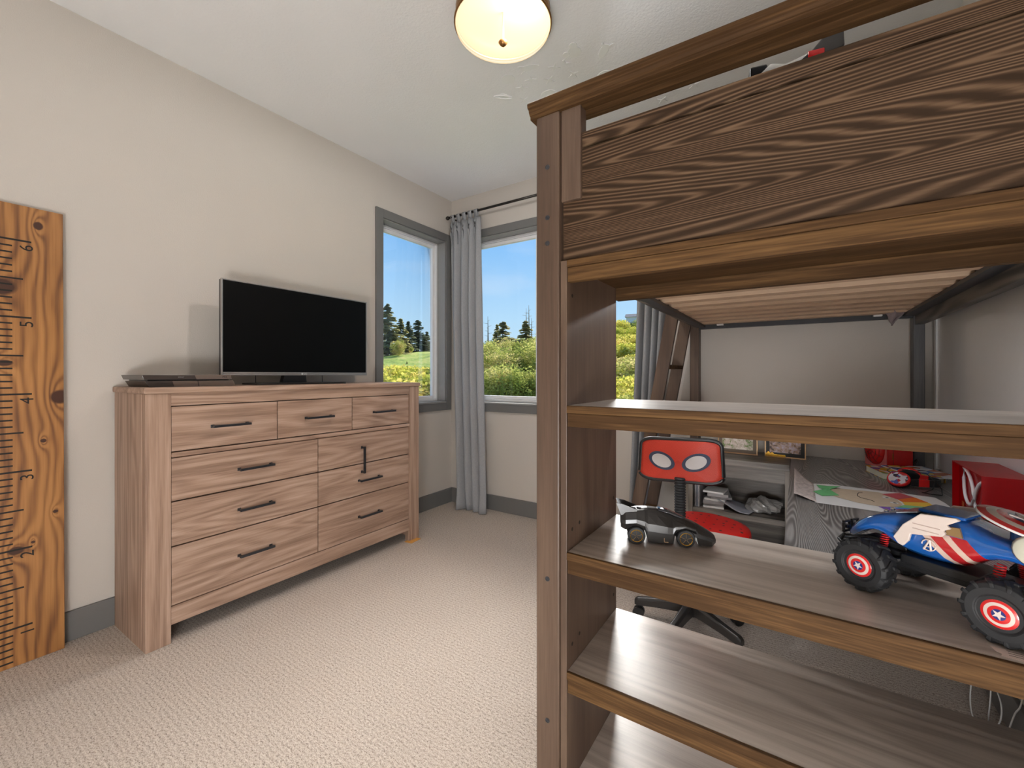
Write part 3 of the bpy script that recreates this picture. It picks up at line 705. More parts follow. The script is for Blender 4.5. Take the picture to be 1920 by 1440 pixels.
dp('back_panel', MB().box(.02, .026, DY0 + .018, DY1 - .018, .08, 1.073), 'dresser_y')
M['shadow_gap'] = plain('carcase_gap_shade', (.030, .018, .012), .8)  # carcase darkened to paint the shade in the gaps between drawers
dp('carcase', MB().box(.026, XF - .026, DY0 + .088, DY1 - .088, .085, 1.073), 'shadow_gap')
ya, yb = DY0 + .0885, DY1 - .0885
dp('top_rail', MB().box(XF - .026, XF - .003, ya, yb, 1.020, 1.073), 'dresser_y', bevel=.001)
dp('middle_rail', MB().box(XF - .026, XF + .003, ya, yb, .797, .818), 'dresser_y', bevel=.006, seg=3)
dp('bottom_rail', MB().box(XF - .026, XF - .003, ya, yb, .078, .156), 'dresser_y', bevel=.001)
hm = MB().box(.022, .034, -.082, .082, -.0055, .0055).box(0, .022, -.080, -.070, -.0045, .0045).box(0, .022, .070, .080, -.0045, .0045).box(0, .003, -.083, -.067, -.007, .007).box(0, .003, .067, .083, -.007, .007)
HM = hm.mesh('handle'); HM.materials.append(M['handle'])
def drawer(y0, y1, z0, z1, hy, hz, vert=False):
    d = dp('drawer', MB().box(XF - .026, XF - .006, y0 + .0025, y1 - .0025, z0 + .0025, z1 - .0025), 'dresser_y', bevel=.0012)
    h = bpy.data.objects.new('handle', HM); link(h, d); h.location = Vector((XF - .006, hy, hz)) - dr.location
    if vert: h.rotation_euler = (R(90), 0, 0); h['label'] = 'handle hanging upright'
    finish(h, bevel=.0012)
c3 = [ya, -1.807, -1.355, yb]
for k in range(3): drawer(c3[k], c3[k + 1], .820, 1.018, (c3[k] + c3[k + 1]) / 2 + .005, .917)
for y0_, y1_, hy in ((ya, -1.579, -1.917), (-1.579, yb, -1.232)):
    for j, (z0_, z1_, hz) in enumerate(((.606, .796, .698), (.412, .605, .504), (.157, .411, .282))):
        v_ = hy > -1.5 and j == 0
        drawer(y0_, y1_, z0_, z1_, -1.286 if v_ else hy, .630 if v_ else hz, v_)
solo('felt_pad', MB().box(-.03, .03, -.048, .048, 0, .0035), M['orange_pad'], 'flat orange pad on the carpet by the right foot of the dresser', 'pad', (.408, -.872, .0003), R(4))

# ------------------------------------------------------------------ television and console on the dresser
ZT = 1.1002
tv = thing('television', 'black flat-screen television standing on the dresser', 'television', (.20, -1.54, ZT))
ty0, ty1, tz0, tz1 = -1.987, -1.093, 1.150, 1.648
part('back_shell', MB().box(.168, .188, ty0 + .002, ty1 - .002, tz0 + .002, tz1 - .002).box(.135, .168, ty0 + .08, ty1 - .08, tz0 + .03, tz1 - .10), M['black'], tv, bevel=.004)
part('bezel', frame_x(.188, .2005, ty0, ty1, tz0, tz1, .0075).box(.188, .2005, ty0 + .0075, ty1 - .0075, tz0 + .0075, tz0 + .018), M['silver'], tv, bevel=.0015)
M['screen'] = plain('black_screen', (.0015, .0015, .0016), .5, 0, .12, .02)
part('screen', MB().box(.1885, .1985, ty0 + .0085, ty1 - .0085, tz0 + .019, tz1 - .0085), M['screen'], tv)
part('neck', MB().prism([(-1.672, ZT + .010), (-1.526, ZT + .010), (-1.532, 1.158), (-1.660, 1.158)], 'X', .165, .200), M['black'], tv, bevel=.002)
part('stand_base', MB().prism(rrect(.115, .315, -1.86, -1.325, .03), 'Z', ZT, ZT + .010), M['satin_black'], tv, bevel=.002)
part('wire', MB().tube([(.16, -1.80, 1.155), (.162, -1.80, ZT + .01)], .002, 6), M['black'], tv)
part('wire', MB().tube([(.16, -1.40, 1.155), (.162, -1.40, ZT + .01)], .002, 6), M['black'], tv)
me = text_mesh('LG', .016, .0003, 'LEFT'); me.transform(frame_mat((.2008, -1.545, tz0 + .0095), (0, 1, 0), (0, 0, 1)))
part('lettering', me, M['white'], tv)
part('emblem', MB().disc((.2005, -1.555, tz0 + .0095), (1, 0, 0), .0058, .0006, 20), M['white'], tv)
part('sensor', MB().box(.190, .1995, -1.575, -1.535, tz0 - .005, tz0), M['silver'], tv)
gc = thing('game_console', 'black two-tier slanted game console lying on the dresser', 'game console', (.22, -2.155, ZT))
cx0, cx1 = .075, .330
top_poly = [(-2.338, .032), (-1.995, .032), (-2.003, .053), (-2.346, .053)]
bot_poly = [(-2.318, 0), (-1.975, 0), (-1.987, .0265), (-2.333, .0265)]
M['console'] = plain('console_black', (.050, .038, .032), .28, 0, .6); M['console2'] = plain('console_satin', (.14, .105, .085), .35, 0, .6)
part('lower_tier', MB().prism([(a, ZT + b) for a, b in bot_poly], 'X', cx0, cx1 - .006), M['console'], gc, bevel=.001)
part('core', MB().box(cx0 + .01, cx1 - .02, -2.32, -2.0, ZT + .0265, ZT + .032), M['black'], gc)
part('upper_tier', MB().prism([(a, ZT + b) for a, b in top_poly], 'X', cx0, cx1), M['console'], gc, bevel=.001)
part('upper_cover', MB().prism([(-2.145, ZT + .0325), (-1.9955, ZT + .0325), (-2.0025, ZT + .0525), (-2.152, ZT + .0525)], 'X', cx1 - .003, cx1 + .0012), M['console2'], gc)
part('lower_cover', MB().prism([(-2.228, ZT + .0006), (-2.136, ZT + .0006), (-2.14, ZT + .026), (-2.236, ZT + .026)], 'X', cx1 - .009, cx1 - .0048), M['console2'], gc)
part('lower_cover', MB().prism([(-2.131, ZT + .0006), (-1.976, ZT + .0006), (-1.9875, ZT + .026), (-2.135, ZT + .026)], 'X', cx1 - .009, cx1 - .0048), M['console2'], gc)
for tx, yy, sz in (('SONY', -2.205, .009), ('PS4', -2.028, .013)):
    me = text_mesh(tx, sz, .0003); me.transform(frame_mat((cx1 + (.0014 if yy > -2.1 else .0003), yy, ZT + .0425), (0, 1, 0), (0, 0, 1)))
    part('lettering', me, M['silver'] if yy < -2.1 else M['black'], gc)

# ------------------------------------------------------------------ growth ruler board
def ruler_wood():
    t = NT('knotty_pine'); v = t.obj(); sep = t.n('ShaderNodeSeparateXYZ'); t.l(v, sep.inputs[0])
    Y, Z = sep.outputs['Y'], sep.outputs['Z']
    warp = t.noise(t.mapping(v, (1, 6, 1.6)), 1.0, 2, .5)
    fld = t.math('ADD', t.math('MULTIPLY', Y, 30.0), t.math('MULTIPLY', warp, 4.2))
    knot = None
    for (ky, kz, ry, rz) in ((-.073, 1.765, .014, .016), (-.178, 1.50, .045, .033), (-.165, 1.20, .022, .012), (-.012, 1.06, .028, .028), (-.060, .882, .009, .008), (-.026, .583, .008, .007), (-.136, .455, .022, .016), (-.090, .475, .006, .006)):
        dy = t.math('DIVIDE', t.math('SUBTRACT', Y, ky), ry * 1.15); dz = t.math('DIVIDE', t.math('SUBTRACT', Z, kz), rz * 1.15)
        q = t.math('ADD', t.math('MULTIPLY', dy, dy), t.math('MULTIPLY', dz, dz))
        # rings bend round the knot
        dz2 = t.math('MULTIPLY', dz, .45)
        qq = t.math('ADD', t.math('MULTIPLY', dy, dy), t.math('MULTIPLY', dz2, dz2))
        fld = t.math('ADD', fld, t.math('DIVIDE', 2.6, t.math('ADD', qq, 1.0)))
        kk = t.math('MULTIPLY', t.math('SUBTRACT', 1.0, q), 2.2); kk.node.use_clamp = True
        knot = kk if knot is None else t.math('MAXIMUM', knot, kk)
    ring = t.math('MULTIPLY_ADD', t.math('SINE', t.math('MULTIPLY', fld, 6.2)), .5, .5)
    ring = t.math('POWER', ring, 1.6)
    fib = t.noise(t.mapping(v, (60, 160, 5)), 1.0, 2, .6); big = t.noise(t.mapping(v, (1, 9, 2.2)), 1.0, 2, .5)
    f = t.math('ADD', t.math('MULTIPLY', ring, .22), t.math('ADD', t.math('MULTIPLY', fib, .25), t.math('MULTIPLY', big, .5)))
    col = t.ramp(f, [(.30, (.44, .205, .062)), (.47, (.32, .138, .040)), (.66, (.15, .060, .020))])
    col = t.mix(knot, col, (.055, .018, .008))
    t.bsdf(col, .42, 0, .45, bump=f, bstr=.08, bdist=.001, coat=.15); return t.m
M['ruler'] = ruler_wood()
RT, RB = .020, .052     # board front face distance from the wall at top / bottom
ru = thing('growth_ruler', 'knotty orange pine growth-chart ruler board leaning on the left wall', 'ruler', (.0, -2.525, 0))
lean = math.atan((.045 - .018) / 1.83)
board_y0, board_y1 = -.232, 0.0
bo = part('board', MB().box(-.019, 0, board_y0, board_y1, 0, 1.835), M['ruler'], ru, world=False, bevel=.0015)
bo.location = (.064, 0, .0006); bo.rotation_euler = (0, -lean, 0)
tm = {}
def tick(z, ln, th):
    k = (ln, th)
    if k not in tm:
        tm[k] = MB().box(0, .0006, 0, ln, -th / 2, th / 2).mesh('tick'); tm[k].materials.append(M['ink'])
    o = bpy.data.objects.new('tick', tm[k]); link(o, bo); o.location = (0.0, board_y0 + .001, z)
for i in range(1, 73):
    z = .150 + (i - 12) * .0257 + .0
    if i % 12 == 0: tick(z, .139, .0072)
    elif i % 6 == 0: tick(z, .116, .0064)
    else: tick(z, .087, .0064)
for k in range(1, 7):
    me = text_mesh(str(k), .054, .0004); me.transform(frame_mat((.0004, board_y0 + .128, .150 + (k - 1) * .3084 - .026), (0, 0, 1), (0, -1, 0)))
    part('numeral', me, M['ink'], bo, world=False)

# ------------------------------------------------------------------ curtains and rod
ro = thing('curtain_rod', 'thin dark metal curtain rod above the long window', 'curtain rod', (1.05, -.085, 2.556))
M['rodmetal'] = plain('dark_bronze_rod', (.035, .030, .026), .35, .7)
part('rod', MB().cyl((.04, -.085, 2.556), (2.06, -.085, 2.556), .0085, 14), M['rodmetal'], ro, smooth=True)
part('rod_sleeve', MB().cyl((.04, -.085, 2.556), (1.1, -.085, 2.556), .0100, 14), M['rodmetal'], ro, smooth=True)
for xx in (.030, 2.072):
    part('finial', MB().lathe([(.003, -.018), (.012, -.014), (.017, -.004), (.017, .006), (.011, .014), (.003, .017)], (xx, -.085, 2.556), 18, 'X'), M['rodmetal'], ro, smooth=True)
for xx in (.085, 2.02):
    part('bracket', MB().tube([(xx, -.002, 2.545), (xx, -.05, 2.54), (xx, -.085, 2.542)], .006, 8).disc((xx, -.001, 2.545), (0, -1, 0), .022, .006, 18).tube([(xx, -.085 + .014 * math.cos(k * PI / 8), 2.556 + .014 * math.sin(k * PI / 8)) for k in range(8, 17)], .0045, 8), M['rodmetal'], ro, smooth=True)
t = NT('grey_linen'); v = t.obj(); a = t.noise(t.mapping(v, (900, 900, 60)), 1.0, 2); b = t.noise(t.mapping(v, (900, 900, 900)), 1.0, 2)
f = t.math('ADD', t.math('MULTIPLY', a, .6), t.math('MULTIPLY', b, .4))
col = t.ramp(f, [(.35, (.33, .335, .345)), (.65, (.47, .475, .485))])
d = t.n('ShaderNodeBsdfDiffuse'); tr = t.n('ShaderNodeBsdfTranslucent'); t.l(col, d.inputs[0]); t.l(col, tr.inputs[0])
ms = t.n('ShaderNodeMixShader'); ms.inputs[0].default_value = .22; t.l(d.outputs[0], ms.inputs[1]); t.l(tr.outputs[0], ms.inputs[2]); t.l(ms.outputs[0], t.out.inputs[0]); M['linen'] = t.m
def curtain(label, xt0, xt1, xb0, xb1, yb, folds, seed, zb=.004):
    rg = random.Random(seed); ph = [rg.uniform(-.5, .5) for _ in range(4)]
    NU, NV = folds * 14, 46; vs = []
    zt = 2.500
    o = thing('curtain', label, 'curtain', ((xt0 + xt1) / 2, -.085, 0))
    for i in range(NU + 1):
        u = i / NU
        for j in range(NV + 1):
            v_ = j / NV; z = zt + (zb - zt) * v_
            sp = v_ ** 1.3
            x = (xt0 + (xt1 - xt0) * u) * (1 - sp) + (xb0 + (xb1 - xb0) * u) * sp
            amp = .016 + .026 * min(1, v_ * 3.0)
            wv = u * folds * 2 * PI + .35 * math.sin(3 * u * PI + ph[0] * 3 + v_ * 1.2) + ph[1]
            y = -.085 + (yb + .085) * sp + amp * math.sin(wv) + .010 * math.sin(2.1 * wv + 2 * v_ + ph[2]) * v_
            x += .010 * math.cos(wv) * (.4 + .6 * v_)
            y = min(y, -.030)
            if v_ > .94: y -= (v_ - .94) * .35 * math.sin(u * 9 + ph[3]); 
            vs.append((x, y, z))
    fs = [(i * (NV + 1) + j, (i + 1) * (NV + 1) + j, (i + 1) * (NV + 1) + j + 1, i * (NV + 1) + j + 1) for i in range(NU) for j in range(NV)]
    part('cloth', MB().add(vs, fs), M['linen'], o, smooth=True, solid=.003)
    n = folds + 1
    for k in range(n):
        x = xt0 + (xt1 - xt0) * (k + .35) / n; wd = (xt1 - xt0) / n * .62
        pts = [(-.085 + .0145 * math.cos(a), 2.556 + .0145 * math.sin(a)) for a in [R(-50 + 280 * q / 12) for q in range(13)]]
        pts = [(-.083, 2.496)] + pts + [(-.089, 2.496)]
        g = MB(); vs2 = []
        for (yy, zz) in pts:
            sq = 1.0 if zz > 2.53 else .75
            vs2 += [(x - wd * sq / 2, yy, zz), (x + wd * sq / 2, yy, zz)]
        g.add(vs2, [(2 * q, 2 * q + 1, 2 * q + 3, 2 * q + 2) for q in range(len(pts) - 1)])
        part('tab', g, M['linen'], o, smooth=True, solid=.002)
        # pinch pleat under the tab
        part('pleat', MB().tube([(x, -.100, 2.505), (x + .002, -.112, 2.46), (x, -.108, 2.40), (x, -.098, 2.30)], [.006, .010, .010, .004], 8), M['linen'], o, smooth=True)
    return o
curtain('grey linen curtain hanging in the corner between the two windows', .068, .395, .165, .490, -.120, 4, 3)
curtain('grey linen curtain at the right end of the window, behind the ladder', 1.745, 1.955, 1.668, 1.83, -.085, 4, 8)

# ------------------------------------------------------------------ desk chair
ch = thing('desk_chair', "child's red and black swivel desk chair under the bed", 'chair', (2.245, -.93, 0))
hubz = .095
for a in (187, 259, 331, 43, 115):
    ca, sa = math.cos(R(a)), math.sin(R(a))
    rs = []
    for (r, zc, hw, hh) in ((.02, .105, .022, .030), (.06, .102, .020, .026), (.15, .090, .017, .020), (.235, .078, .016, .017), (.25, .074, .012, .012)):
        rs.append([(r * ca - sa * p, r * sa + ca * p, zc + q) for p, q in ((-hw, -hh), (hw, -hh), (hw, hh * .6), (hw * .6, hh), (-hw * .6, hh), (-hw, hh * .6))])
    l_ = part('base_leg', MB().rings(rs), M['satin_black'], ch, world=False, bevel=.003)
    wx, wy = .232 * ca, .232 * sa
    part('caster', MB().cyl((wx - sa * .018, wy + ca * .018, .026), (wx - sa * .004, wy + ca * .004, .026), .0258, 18).cyl((wx + sa * .018, wy - ca * .018, .026), (wx + sa * .004, wy - ca * .004, .026), .0258, 18).cyl((wx, wy, .03), (wx, wy, .064), .006, 8), M['black'], l_, world=False)
part('column', MB().lathe([(.030, .07), (.032, .13), (.027, .135), (.027, .25), (.014, .252), (.014, .40)], n=20), M['satin_black'], ch, world=False, smooth=False)
t = NT('red_star_vinyl'); v = t.obj(); vo = t.n('ShaderNodeTexVoronoi'); t.l(t.mapping(v, (26, 26, 0)), vo.inputs['Vector']); vo.inputs['Scale'].default_value = 1.0
vo.inputs['Randomness'].default_value = .25
k = t.math('LESS_THAN', vo.outputs['Distance'], .17)
t.bsdf(t.mix(k, (.72, .010, .008), (.03, .012, .012)), .4, 0, .4); M['seatred'] = t.m
# the chair faces the desk: its back is towards the viewer
part('seat_pan', MB().lathe([(.02, .395), (.14, .40), (.18, .41), (.185, .425), (.02, .425)], (.03, .075, 0), 28), M['black'], ch, world=False, smooth=True)
part('seat_cushion', MB().lathe([(.01, .425), (.19, .426), (.205, .44), (.20, .458), (.17, .468), (.01, .470)], (.03, .075, 0), 36), M['seatred'], ch, world=False, smooth=True)
part('back_bar', MB().tube([(-.01, .06, .39), (-.012, -.10, .385), (-.014, -.145, .41), (-.016, -.150, .50), (-.016, -.140, .705)], .011, 10), M['black'], ch, world=False, smooth=True)
bel = []
for k in range(42):
    z = .485 + .232 * k / 41; bel.append((.024 if k % 2 == 0 else .0195, z))
part('bellows', MB().lathe(bel, (-.0155, -.152, 0), 20), M['rubber'], ch, world=False)
def back_pt(u, v_, dz=0.0):     # u,v in -1..1, slightly dished rounded rectangle
    # superellipse map
    w_, h_ = .165, .089
    x = u * w_ * (1 + .035 * v_ * v_ - .03 * v_); z = .789 + v_ * h_ + .006 * u
    y = -.172 + .028 * u * u * 1.0 + .012 * v_ * v_ + dz
    return (x - .02, y, z)
loop = [(p[0], p[1]) for p in rrect(-1, 1, -1, 1, .34, 6)]
part('back_frame', MB().tube([back_pt(u, v_) for u, v_ in loop], .0085, 10, closed=True), M['black'], ch, world=False, smooth=True)
part('back_frame_shell', MB().tube([back_pt(u * 1.0, v_ * 1.0, .011) for u, v_ in loop], .0070, 10, closed=True), M['silver'], ch, world=False, smooth=True)
vs, fs = [], []; NR = 8; n = len(loop)
for r in range(NR + 1):
    for (u, v_) in loop:
        k = r / NR; vs.append(back_pt(u * k, v_ * k, -.004 + .012 * (1 - k * k)))
for r in range(NR):
    for i in range(n): fs.append((r * n + i, r * n + (i + 1) % n, (r + 1) * n + (i + 1) % n, (r + 1) * n + i))
t = NT('red_mesh_fabric'); v = t.obj(); ck = t.n('ShaderNodeTexChecker'); t.l(v, ck.inputs[0]); ck.inputs['Scale'].default_value = 420
f = t.noise(v, 9, 2)
col = t.mix(ck.outputs['Fac'], t.mix(f, (.70, .06, .03), (.85, .14, .08)), (.62, .04, .025))
d = t.n('ShaderNodeBsdfPrincipled'); t.l(col, d.inputs['Base Color']); d.inputs['Roughness'].default_value = .45; tr = t.n('ShaderNodeBsdfTranslucent'); t.l(col, tr.inputs[0])
ms = t.n('ShaderNodeMixShader'); ms.inputs[0].default_value = .4; t.l(d.outputs[0], ms.inputs[1]); t.l(tr.outputs[0], ms.inputs[2]); t.l(ms.outputs[0], t.out.inputs[0]); M['meshred'] = t.m
part('back_mesh', MB().add(vs, fs), M['meshred'], ch, world=False, smooth=True, solid=.0015)
# plain oval patches printed on the mesh
M['navy'] = plain('navy_print', (.035, .045, .085), .6); M['greywhite'] = plain('pale_print', (.55, .52, .52), .6)
for sx in (-1, 1):
    for sc, dz, nm, mt in ((1.0, -.0062, 'oval_border', 'navy'), (.74, -.0078, 'oval_patch', 'greywhite')):
        ring, ring2 = [], []
        for k in range(28):
            a = 2 * PI * k / 28; ex, ez = .058 * sc * math.cos(a), .036 * sc * math.sin(a); ta = R(20)
            uu = sx * (.070 + ex * math.cos(ta) - ez * math.sin(ta)) / .165; vv = (-.004 + ex * math.sin(ta) + ez * math.cos(ta)) / .089
            k2 = 1 - max(abs(uu), abs(vv)) ** 2
            ring.append(back_pt(uu, vv, dz + .012 * k2)); ring2.append(back_pt(uu, vv, dz + .012 * k2 + .0012))
        part(nm, MB().rings([ring, ring2]), M[mt], ch, world=False)

# ------------------------------------------------------------------ things on the desk
def poly_sheet(pts, z, th=.0006):
    return MB().prism(pts, 'Z', z, z + th)
dw = thing('drawing', "child's long paper drawing with a rainbow lying on the desk", 'drawing', (2.87, -.93, ZD))
pp = [(2.700, -1.100), (2.704, -.775), (2.757, -.748), (2.833, -.757), (2.916, -.768), (2.981, -.766), (3.080, -.780), (3.092, -.853), (3.095, -.925), (3.036, -1.025), (2.954, -1.108), (2.878, -1.112), (2.781, -1.108)]
# paper lies flat with slightly lifted, wavy rim
cxp, cyp = 2.87, -.94; rs = []
for k, lift in ((1.0, .0), (.72, 0), (.4, 0), (.08, 0)):
    rs.append([(cxp + (x - cxp) * k, cyp + (y - cyp) * k, ZD + .0008 + (.0006 * abs(math.sin(i * 1.7)) if k == 1.0 else 0)) for i, (x, y) in enumerate(pp)])
part('sheet', MB().rings(rs, True), M['paper'], dw, solid=.0004)
g = sheet(lambda u, v: (2.704 - .068 * u, -1.095 + .31 * v + u * (.045 + .12 * v), ZD + .003 + .030 * u ** 2 * (.3 + .7 * v) + .006 * math.sin(6 * v + 3 * u) * u), 8, 10)
part('curled_end', g, M['tissue'], dw, smooth=True, solid=.0005)
mkp = lambda n, c: plain(n, c, .7, 0, .2, .10, scale=60)
z_ = ZD + .0022
part('beige_shape', poly_sheet([(2.742, -.833), (2.788, -.822), (2.912, -.806), (2.940, -.850), (2.955, -.905), (2.960, -.961), (2.950, -.995), (2.930, -1.020), (2.885, -1.041), (2.825, -1.023), (2.780, -.985), (2.758, -.963), (2.744, -.90)], z_), mkp('beige_crayon', (.62, .50, .37)), dw)
for nm, pts in (('green_leaf', [(2.713, -.80), (2.755, -.799), (2.794, -.815), (2.748, -.878), (2.723, -.862)]), ('green_leaf', [(2.699, -.934), (2.748, -.878), (2.781, -.948), (2.726, -.991)])):
    n_ = len(pts); g = MB().add([(x, y, z_ + .001 + (.008 if i == (2 if n_ == 5 else 1) else 0)) for i, (x, y) in enumerate(pts)] + [(sum(p[0] for p in pts) / n_, sum(p[1] for p in pts) / n_, z_ + .006)], [(i, (i + 1) % n_, n_) for i in range(n_)])
    part(nm, g, M.setdefault('leafgreen', mkp('green_card', (.16, .48, .20))), dw, solid=.0005)
for nm, c, pts in (('red_stripe', (.58, .10, .12), [(2.918, -.832), (2.981, -.776), (3.014, -.824), (2.956, -.893)]), ('orange_stripe', (.78, .17, .03), [(2.957, -.895), (3.015, -.826), (3.041, -.888), (2.965, -.926)]),
                   ('yellow_stripe', (.85, .55, .08), [(2.965, -.929), (3.042, -.890), (3.052, -.955), (2.965, -.972)]), ('green_stripe', (.22, .52, .25), [(2.962, -.976), (3.052, -.958), (3.044, -.993), (2.938, -1.022)]),
                   ('blue_stripe', (.10, .22, .62), [(2.936, -1.025), (3.030, -1.000), (2.985, -1.066), (2.910, -1.038)]), ('violet_stripe', (.20, .09, .42), [(2.885, -1.046), (2.908, -1.040), (2.983, -1.069), (2.953, -1.098), (2.905, -1.090)])):
    part(nm, poly_sheet(pts, z_ + .0001), mkp(nm + '_crayon', c), dw)
part('drawn_line', MB().tube([(x, y, z_ + .0008) for x, y in ((2.859, -.852), (2.847, -.862), (2.842, -.880), (2.838, -.918), (2.845, -.942), (2.864, -.957), (2.877, -.969), (2.880, -.985))], .0011, 6), M['ink'], dw)
for x, y in ((2.926, -.888), (2.938, -.962)):
    part('drawn_oval', MB().lathe([(.001, 0), (.012, 0), (.012, .0004), (.001, .0004)], (x, y, z_ + .0007), 18), M['paper'], dw); part('drawn_dot', MB().lathe([(.0005, 0), (.005, 0), (.005, .0004), (.0005, .0004)], (x + .002, y, z_ + .0012), 12), M['ink'], dw)

def cover_mat(name, seed, cols):
    t = NT(name); v = t.mapping(t.obj(), (1, 1, 0), (seed, -seed, 0)); vo = t.n('ShaderNodeTexVoronoi'); t.l(v, vo.inputs['Vector']); vo.inputs['Scale'].default_value = 26
    hs = t.n('ShaderNodeSeparateColor'); t.l(vo.outputs['Color'], hs.inputs[0])
    t.bsdf(t.ramp(hs.outputs[0], [(i / len(cols), c) for i, c in enumerate(cols)], 'CONSTANT'), .25, 0, .5); return t.m
M['cover1'] = cover_mat('yellow_cover', 2.3, [(.72, .42, .04), (.62, .30, .03), (.18, .10, .30), (.16, .35, .08), (.75, .70, .62), (.70, .42, .05)])
M['cover2'] = cover_mat('comic_cover', 5.1, [(.70, .70, .72), (.42, .10, .03), (.10, .20, .50), (.68, .45, .06), (.45, .55, .72), (.05, .05, .10)])
bk = thing('thick_book', 'thick cream-paged book with yellow cover under the headphones', 'book', (3.050, -.395, ZD + .0004), R(14))
part('pages', MB().box(-.108, .104, -.085, .085, .0015, .0265), plain('cream_pages', (.72, .70, .55), .7), bk, world=False)
part('cover', MB().box(-.110, .108, -.088, .088, .0265, .0285).box(.104, .108, -.088, .088, .0015, .0265).box(-.110, .108, -.088, .088, 0, .0015), M['cover1'], bk, world=False)
mg = thing('comic_magazine', 'colourful comic magazine lying on the thick book', 'magazine', (3.105, -.405, ZD + .0294), R(22))
part('cover', MB().box(-.085, .085, -.125, .125, .0035, .0042), M['cover2'], mg, world=False); part('pages', MB().box(-.084, .085, -.124, .124, 0, .0035), M['paper'], mg, world=False)

hp = thing('headphones', 'red headphones with printed ear cups lying by the books', 'headphones', (3.02, -.615, ZD))
t = NT('printed_ear_cup'); v = t.obj(); vo = t.n('ShaderNodeTexVoronoi'); t.l(v, vo.inputs['Vector']); vo.inputs['Scale'].default_value = 95
hs = t.n('ShaderNodeSeparateColor'); t.l(vo.outputs['Color'], hs.inputs[0])
t.bsdf(t.ramp(hs.outputs[0], [(0, (.62, .60, .64)), (.35, (.55, .05, .05)), (.55, (.10, .14, .42)), (.75, (.64, .55, .55)), (.9, (.05, .04, .06))], 'CONSTANT'), .3, 0, .5); M['earprint'] = t.m
def ell(cx_, cy_, a, b, rot, z, n=32): return [(cx_ + a * math.cos(k * 2 * PI / n) * math.cos(rot) - b * math.sin(k * 2 * PI / n) * math.sin(rot), cy_ + a * math.cos(k * 2 * PI / n) * math.sin(rot) + b * math.sin(k * 2 * PI / n) * math.cos(rot), z) for k in range(n)]
# near cup rests on its edge facing the viewer, far cup behind it; band lies to the right
def cup(c, nrm, nm):
    c = Vector(c); nv = Vector(nrm).normalized(); x = Vector((0, 0, 1)).cross(nv).normalized(); y = nv.cross(x)
    def rg(a, off): return [c + x * (a * 1.05 * math.cos(k * PI / 16)) + y * (a * .92 * math.sin(k * PI / 16)) + nv * off for k in range(32)]
    o_ = part(nm, MB().rings([rg(.026, -.010), rg(.034, -.008), rg(.037, 0), rg(.034, .007), rg(.030, .008)]), M['red'], hp, smooth=True)
    part('printed_disc', MB().rings([rg(.030, .0078), rg(.029, .0098)]), M['earprint'], o_, smooth=False)
    part('ear_pad', MB().rings([rg(.033, -.009), rg(.036, -.014), rg(.031, -.020), rg(.018, -.019)]), M['rubber'], o_, smooth=True)
cup((2.995, -.655, ZD + .0348), (-.30, -.62, .55), 'ear_cup')
cup((3.045, -.545, ZD + .0402), (.15, .55, .35), 'ear_cup')
bpts = []
for k in range(17):
    a = k / 16; t_ = PI * a
    bpts.append((3.03 + .085 * math.sin(t_) ** .8 + .02 * a, -.668 + .115 * a - .02 * math.sin(t_), ZD + .028 + .004 * a))
def band(pts, hw, th):
    rs = []
    for i, p in enumerate(pts):
        a = Vector(pts[max(0, i - 1)]); b = Vector(pts[min(len(pts) - 1, i + 1)]); d_ = (b - a).normalized(); n_ = d_.cross(Vector((0, 0, 1))).normalized(); p = Vector(p)
        rs.append([p + n_ * th + Vector((0, 0, -hw)), p + n_ * th + Vector((0, 0, hw)), p - n_ * th + Vector((0, 0, hw)), p - n_ * th + Vector((0, 0, -hw))])
    return MB().rings(rs)
part('headband', band(bpts, .0145, .0022), M['black'], hp, bevel=.001)
part('band_joint', band(bpts[1:4], .015, .0036), M['red'], hp, bevel=.001); part('band_joint', band(bpts[-4:-1], .015, .0036), M['red'], hp, bevel=.001)
part('cord', MB().tube([(2.985, -.63, ZD + .045), (2.965, -.60, ZD + .058), (2.985, -.57, ZD + .066), (3.04, -.585, ZD + .064), (3.085, -.63, ZD + .062), (3.10, -.68, ZD + .046), (3.088, -.705, ZD + .016), (3.07, -.70, ZD + .003), (3.055, -.72, ZD + .003), (3.08, -.735, ZD + .003), (3.11, -.73, ZD + .003), (3.115, -.70, ZD + .02), (3.09, -.66, ZD + .058)], .0017, 6), M['black'], hp, smooth=True)

sl = thing('desk_lamp_box', 'red box lamp with a domed web-lined front in the desk corner', 'lamp', (3.016, -.222, ZD + .0003), R(-57))
M['pink'] = plain('pale_red_plastic', (.66, .16, .15), .35)
part('case', MB().box(-.132, 0, 0, .128, 0, .175), M['red'], sl, world=False, bevel=.003)
part('face_plate', MB().box(-.131, -.001, -.002, 0, .001, .174), M['pink'], sl, world=False)
def dome(ax, az_, y, a, b, h): return [[(ax + a * math.cos(p) * math.cos(q), y - h * math.sin(p), az_ + b * math.cos(p) * math.sin(q)) for q in [k * 2 * PI / 30 for k in range(30)]] for p in [i * PI / 2 / 8 * .985 for i in range(9)]]
part('dome', MB().rings(dome(-.066, .088, -.002, .056, .078, .032)), M['red'], sl, world=False, smooth=True)
def dpt(u, v_): # on dome
    r2_ = min(.999, u * u + v_ * v_); return (-.066 + .056 * u, -.0025 - .0325 * math.sqrt(1 - r2_), .088 + .078 * v_)
for k in range(10):
    a = 2 * PI * k / 10 + .2; part('dark_line', MB().tube([dpt(r_ * math.cos(a), r_ * math.sin(a)) for r_ in (.08, .3, .5, .7, .85, .96)], .0008, 5), M['ink'], sl, world=False)
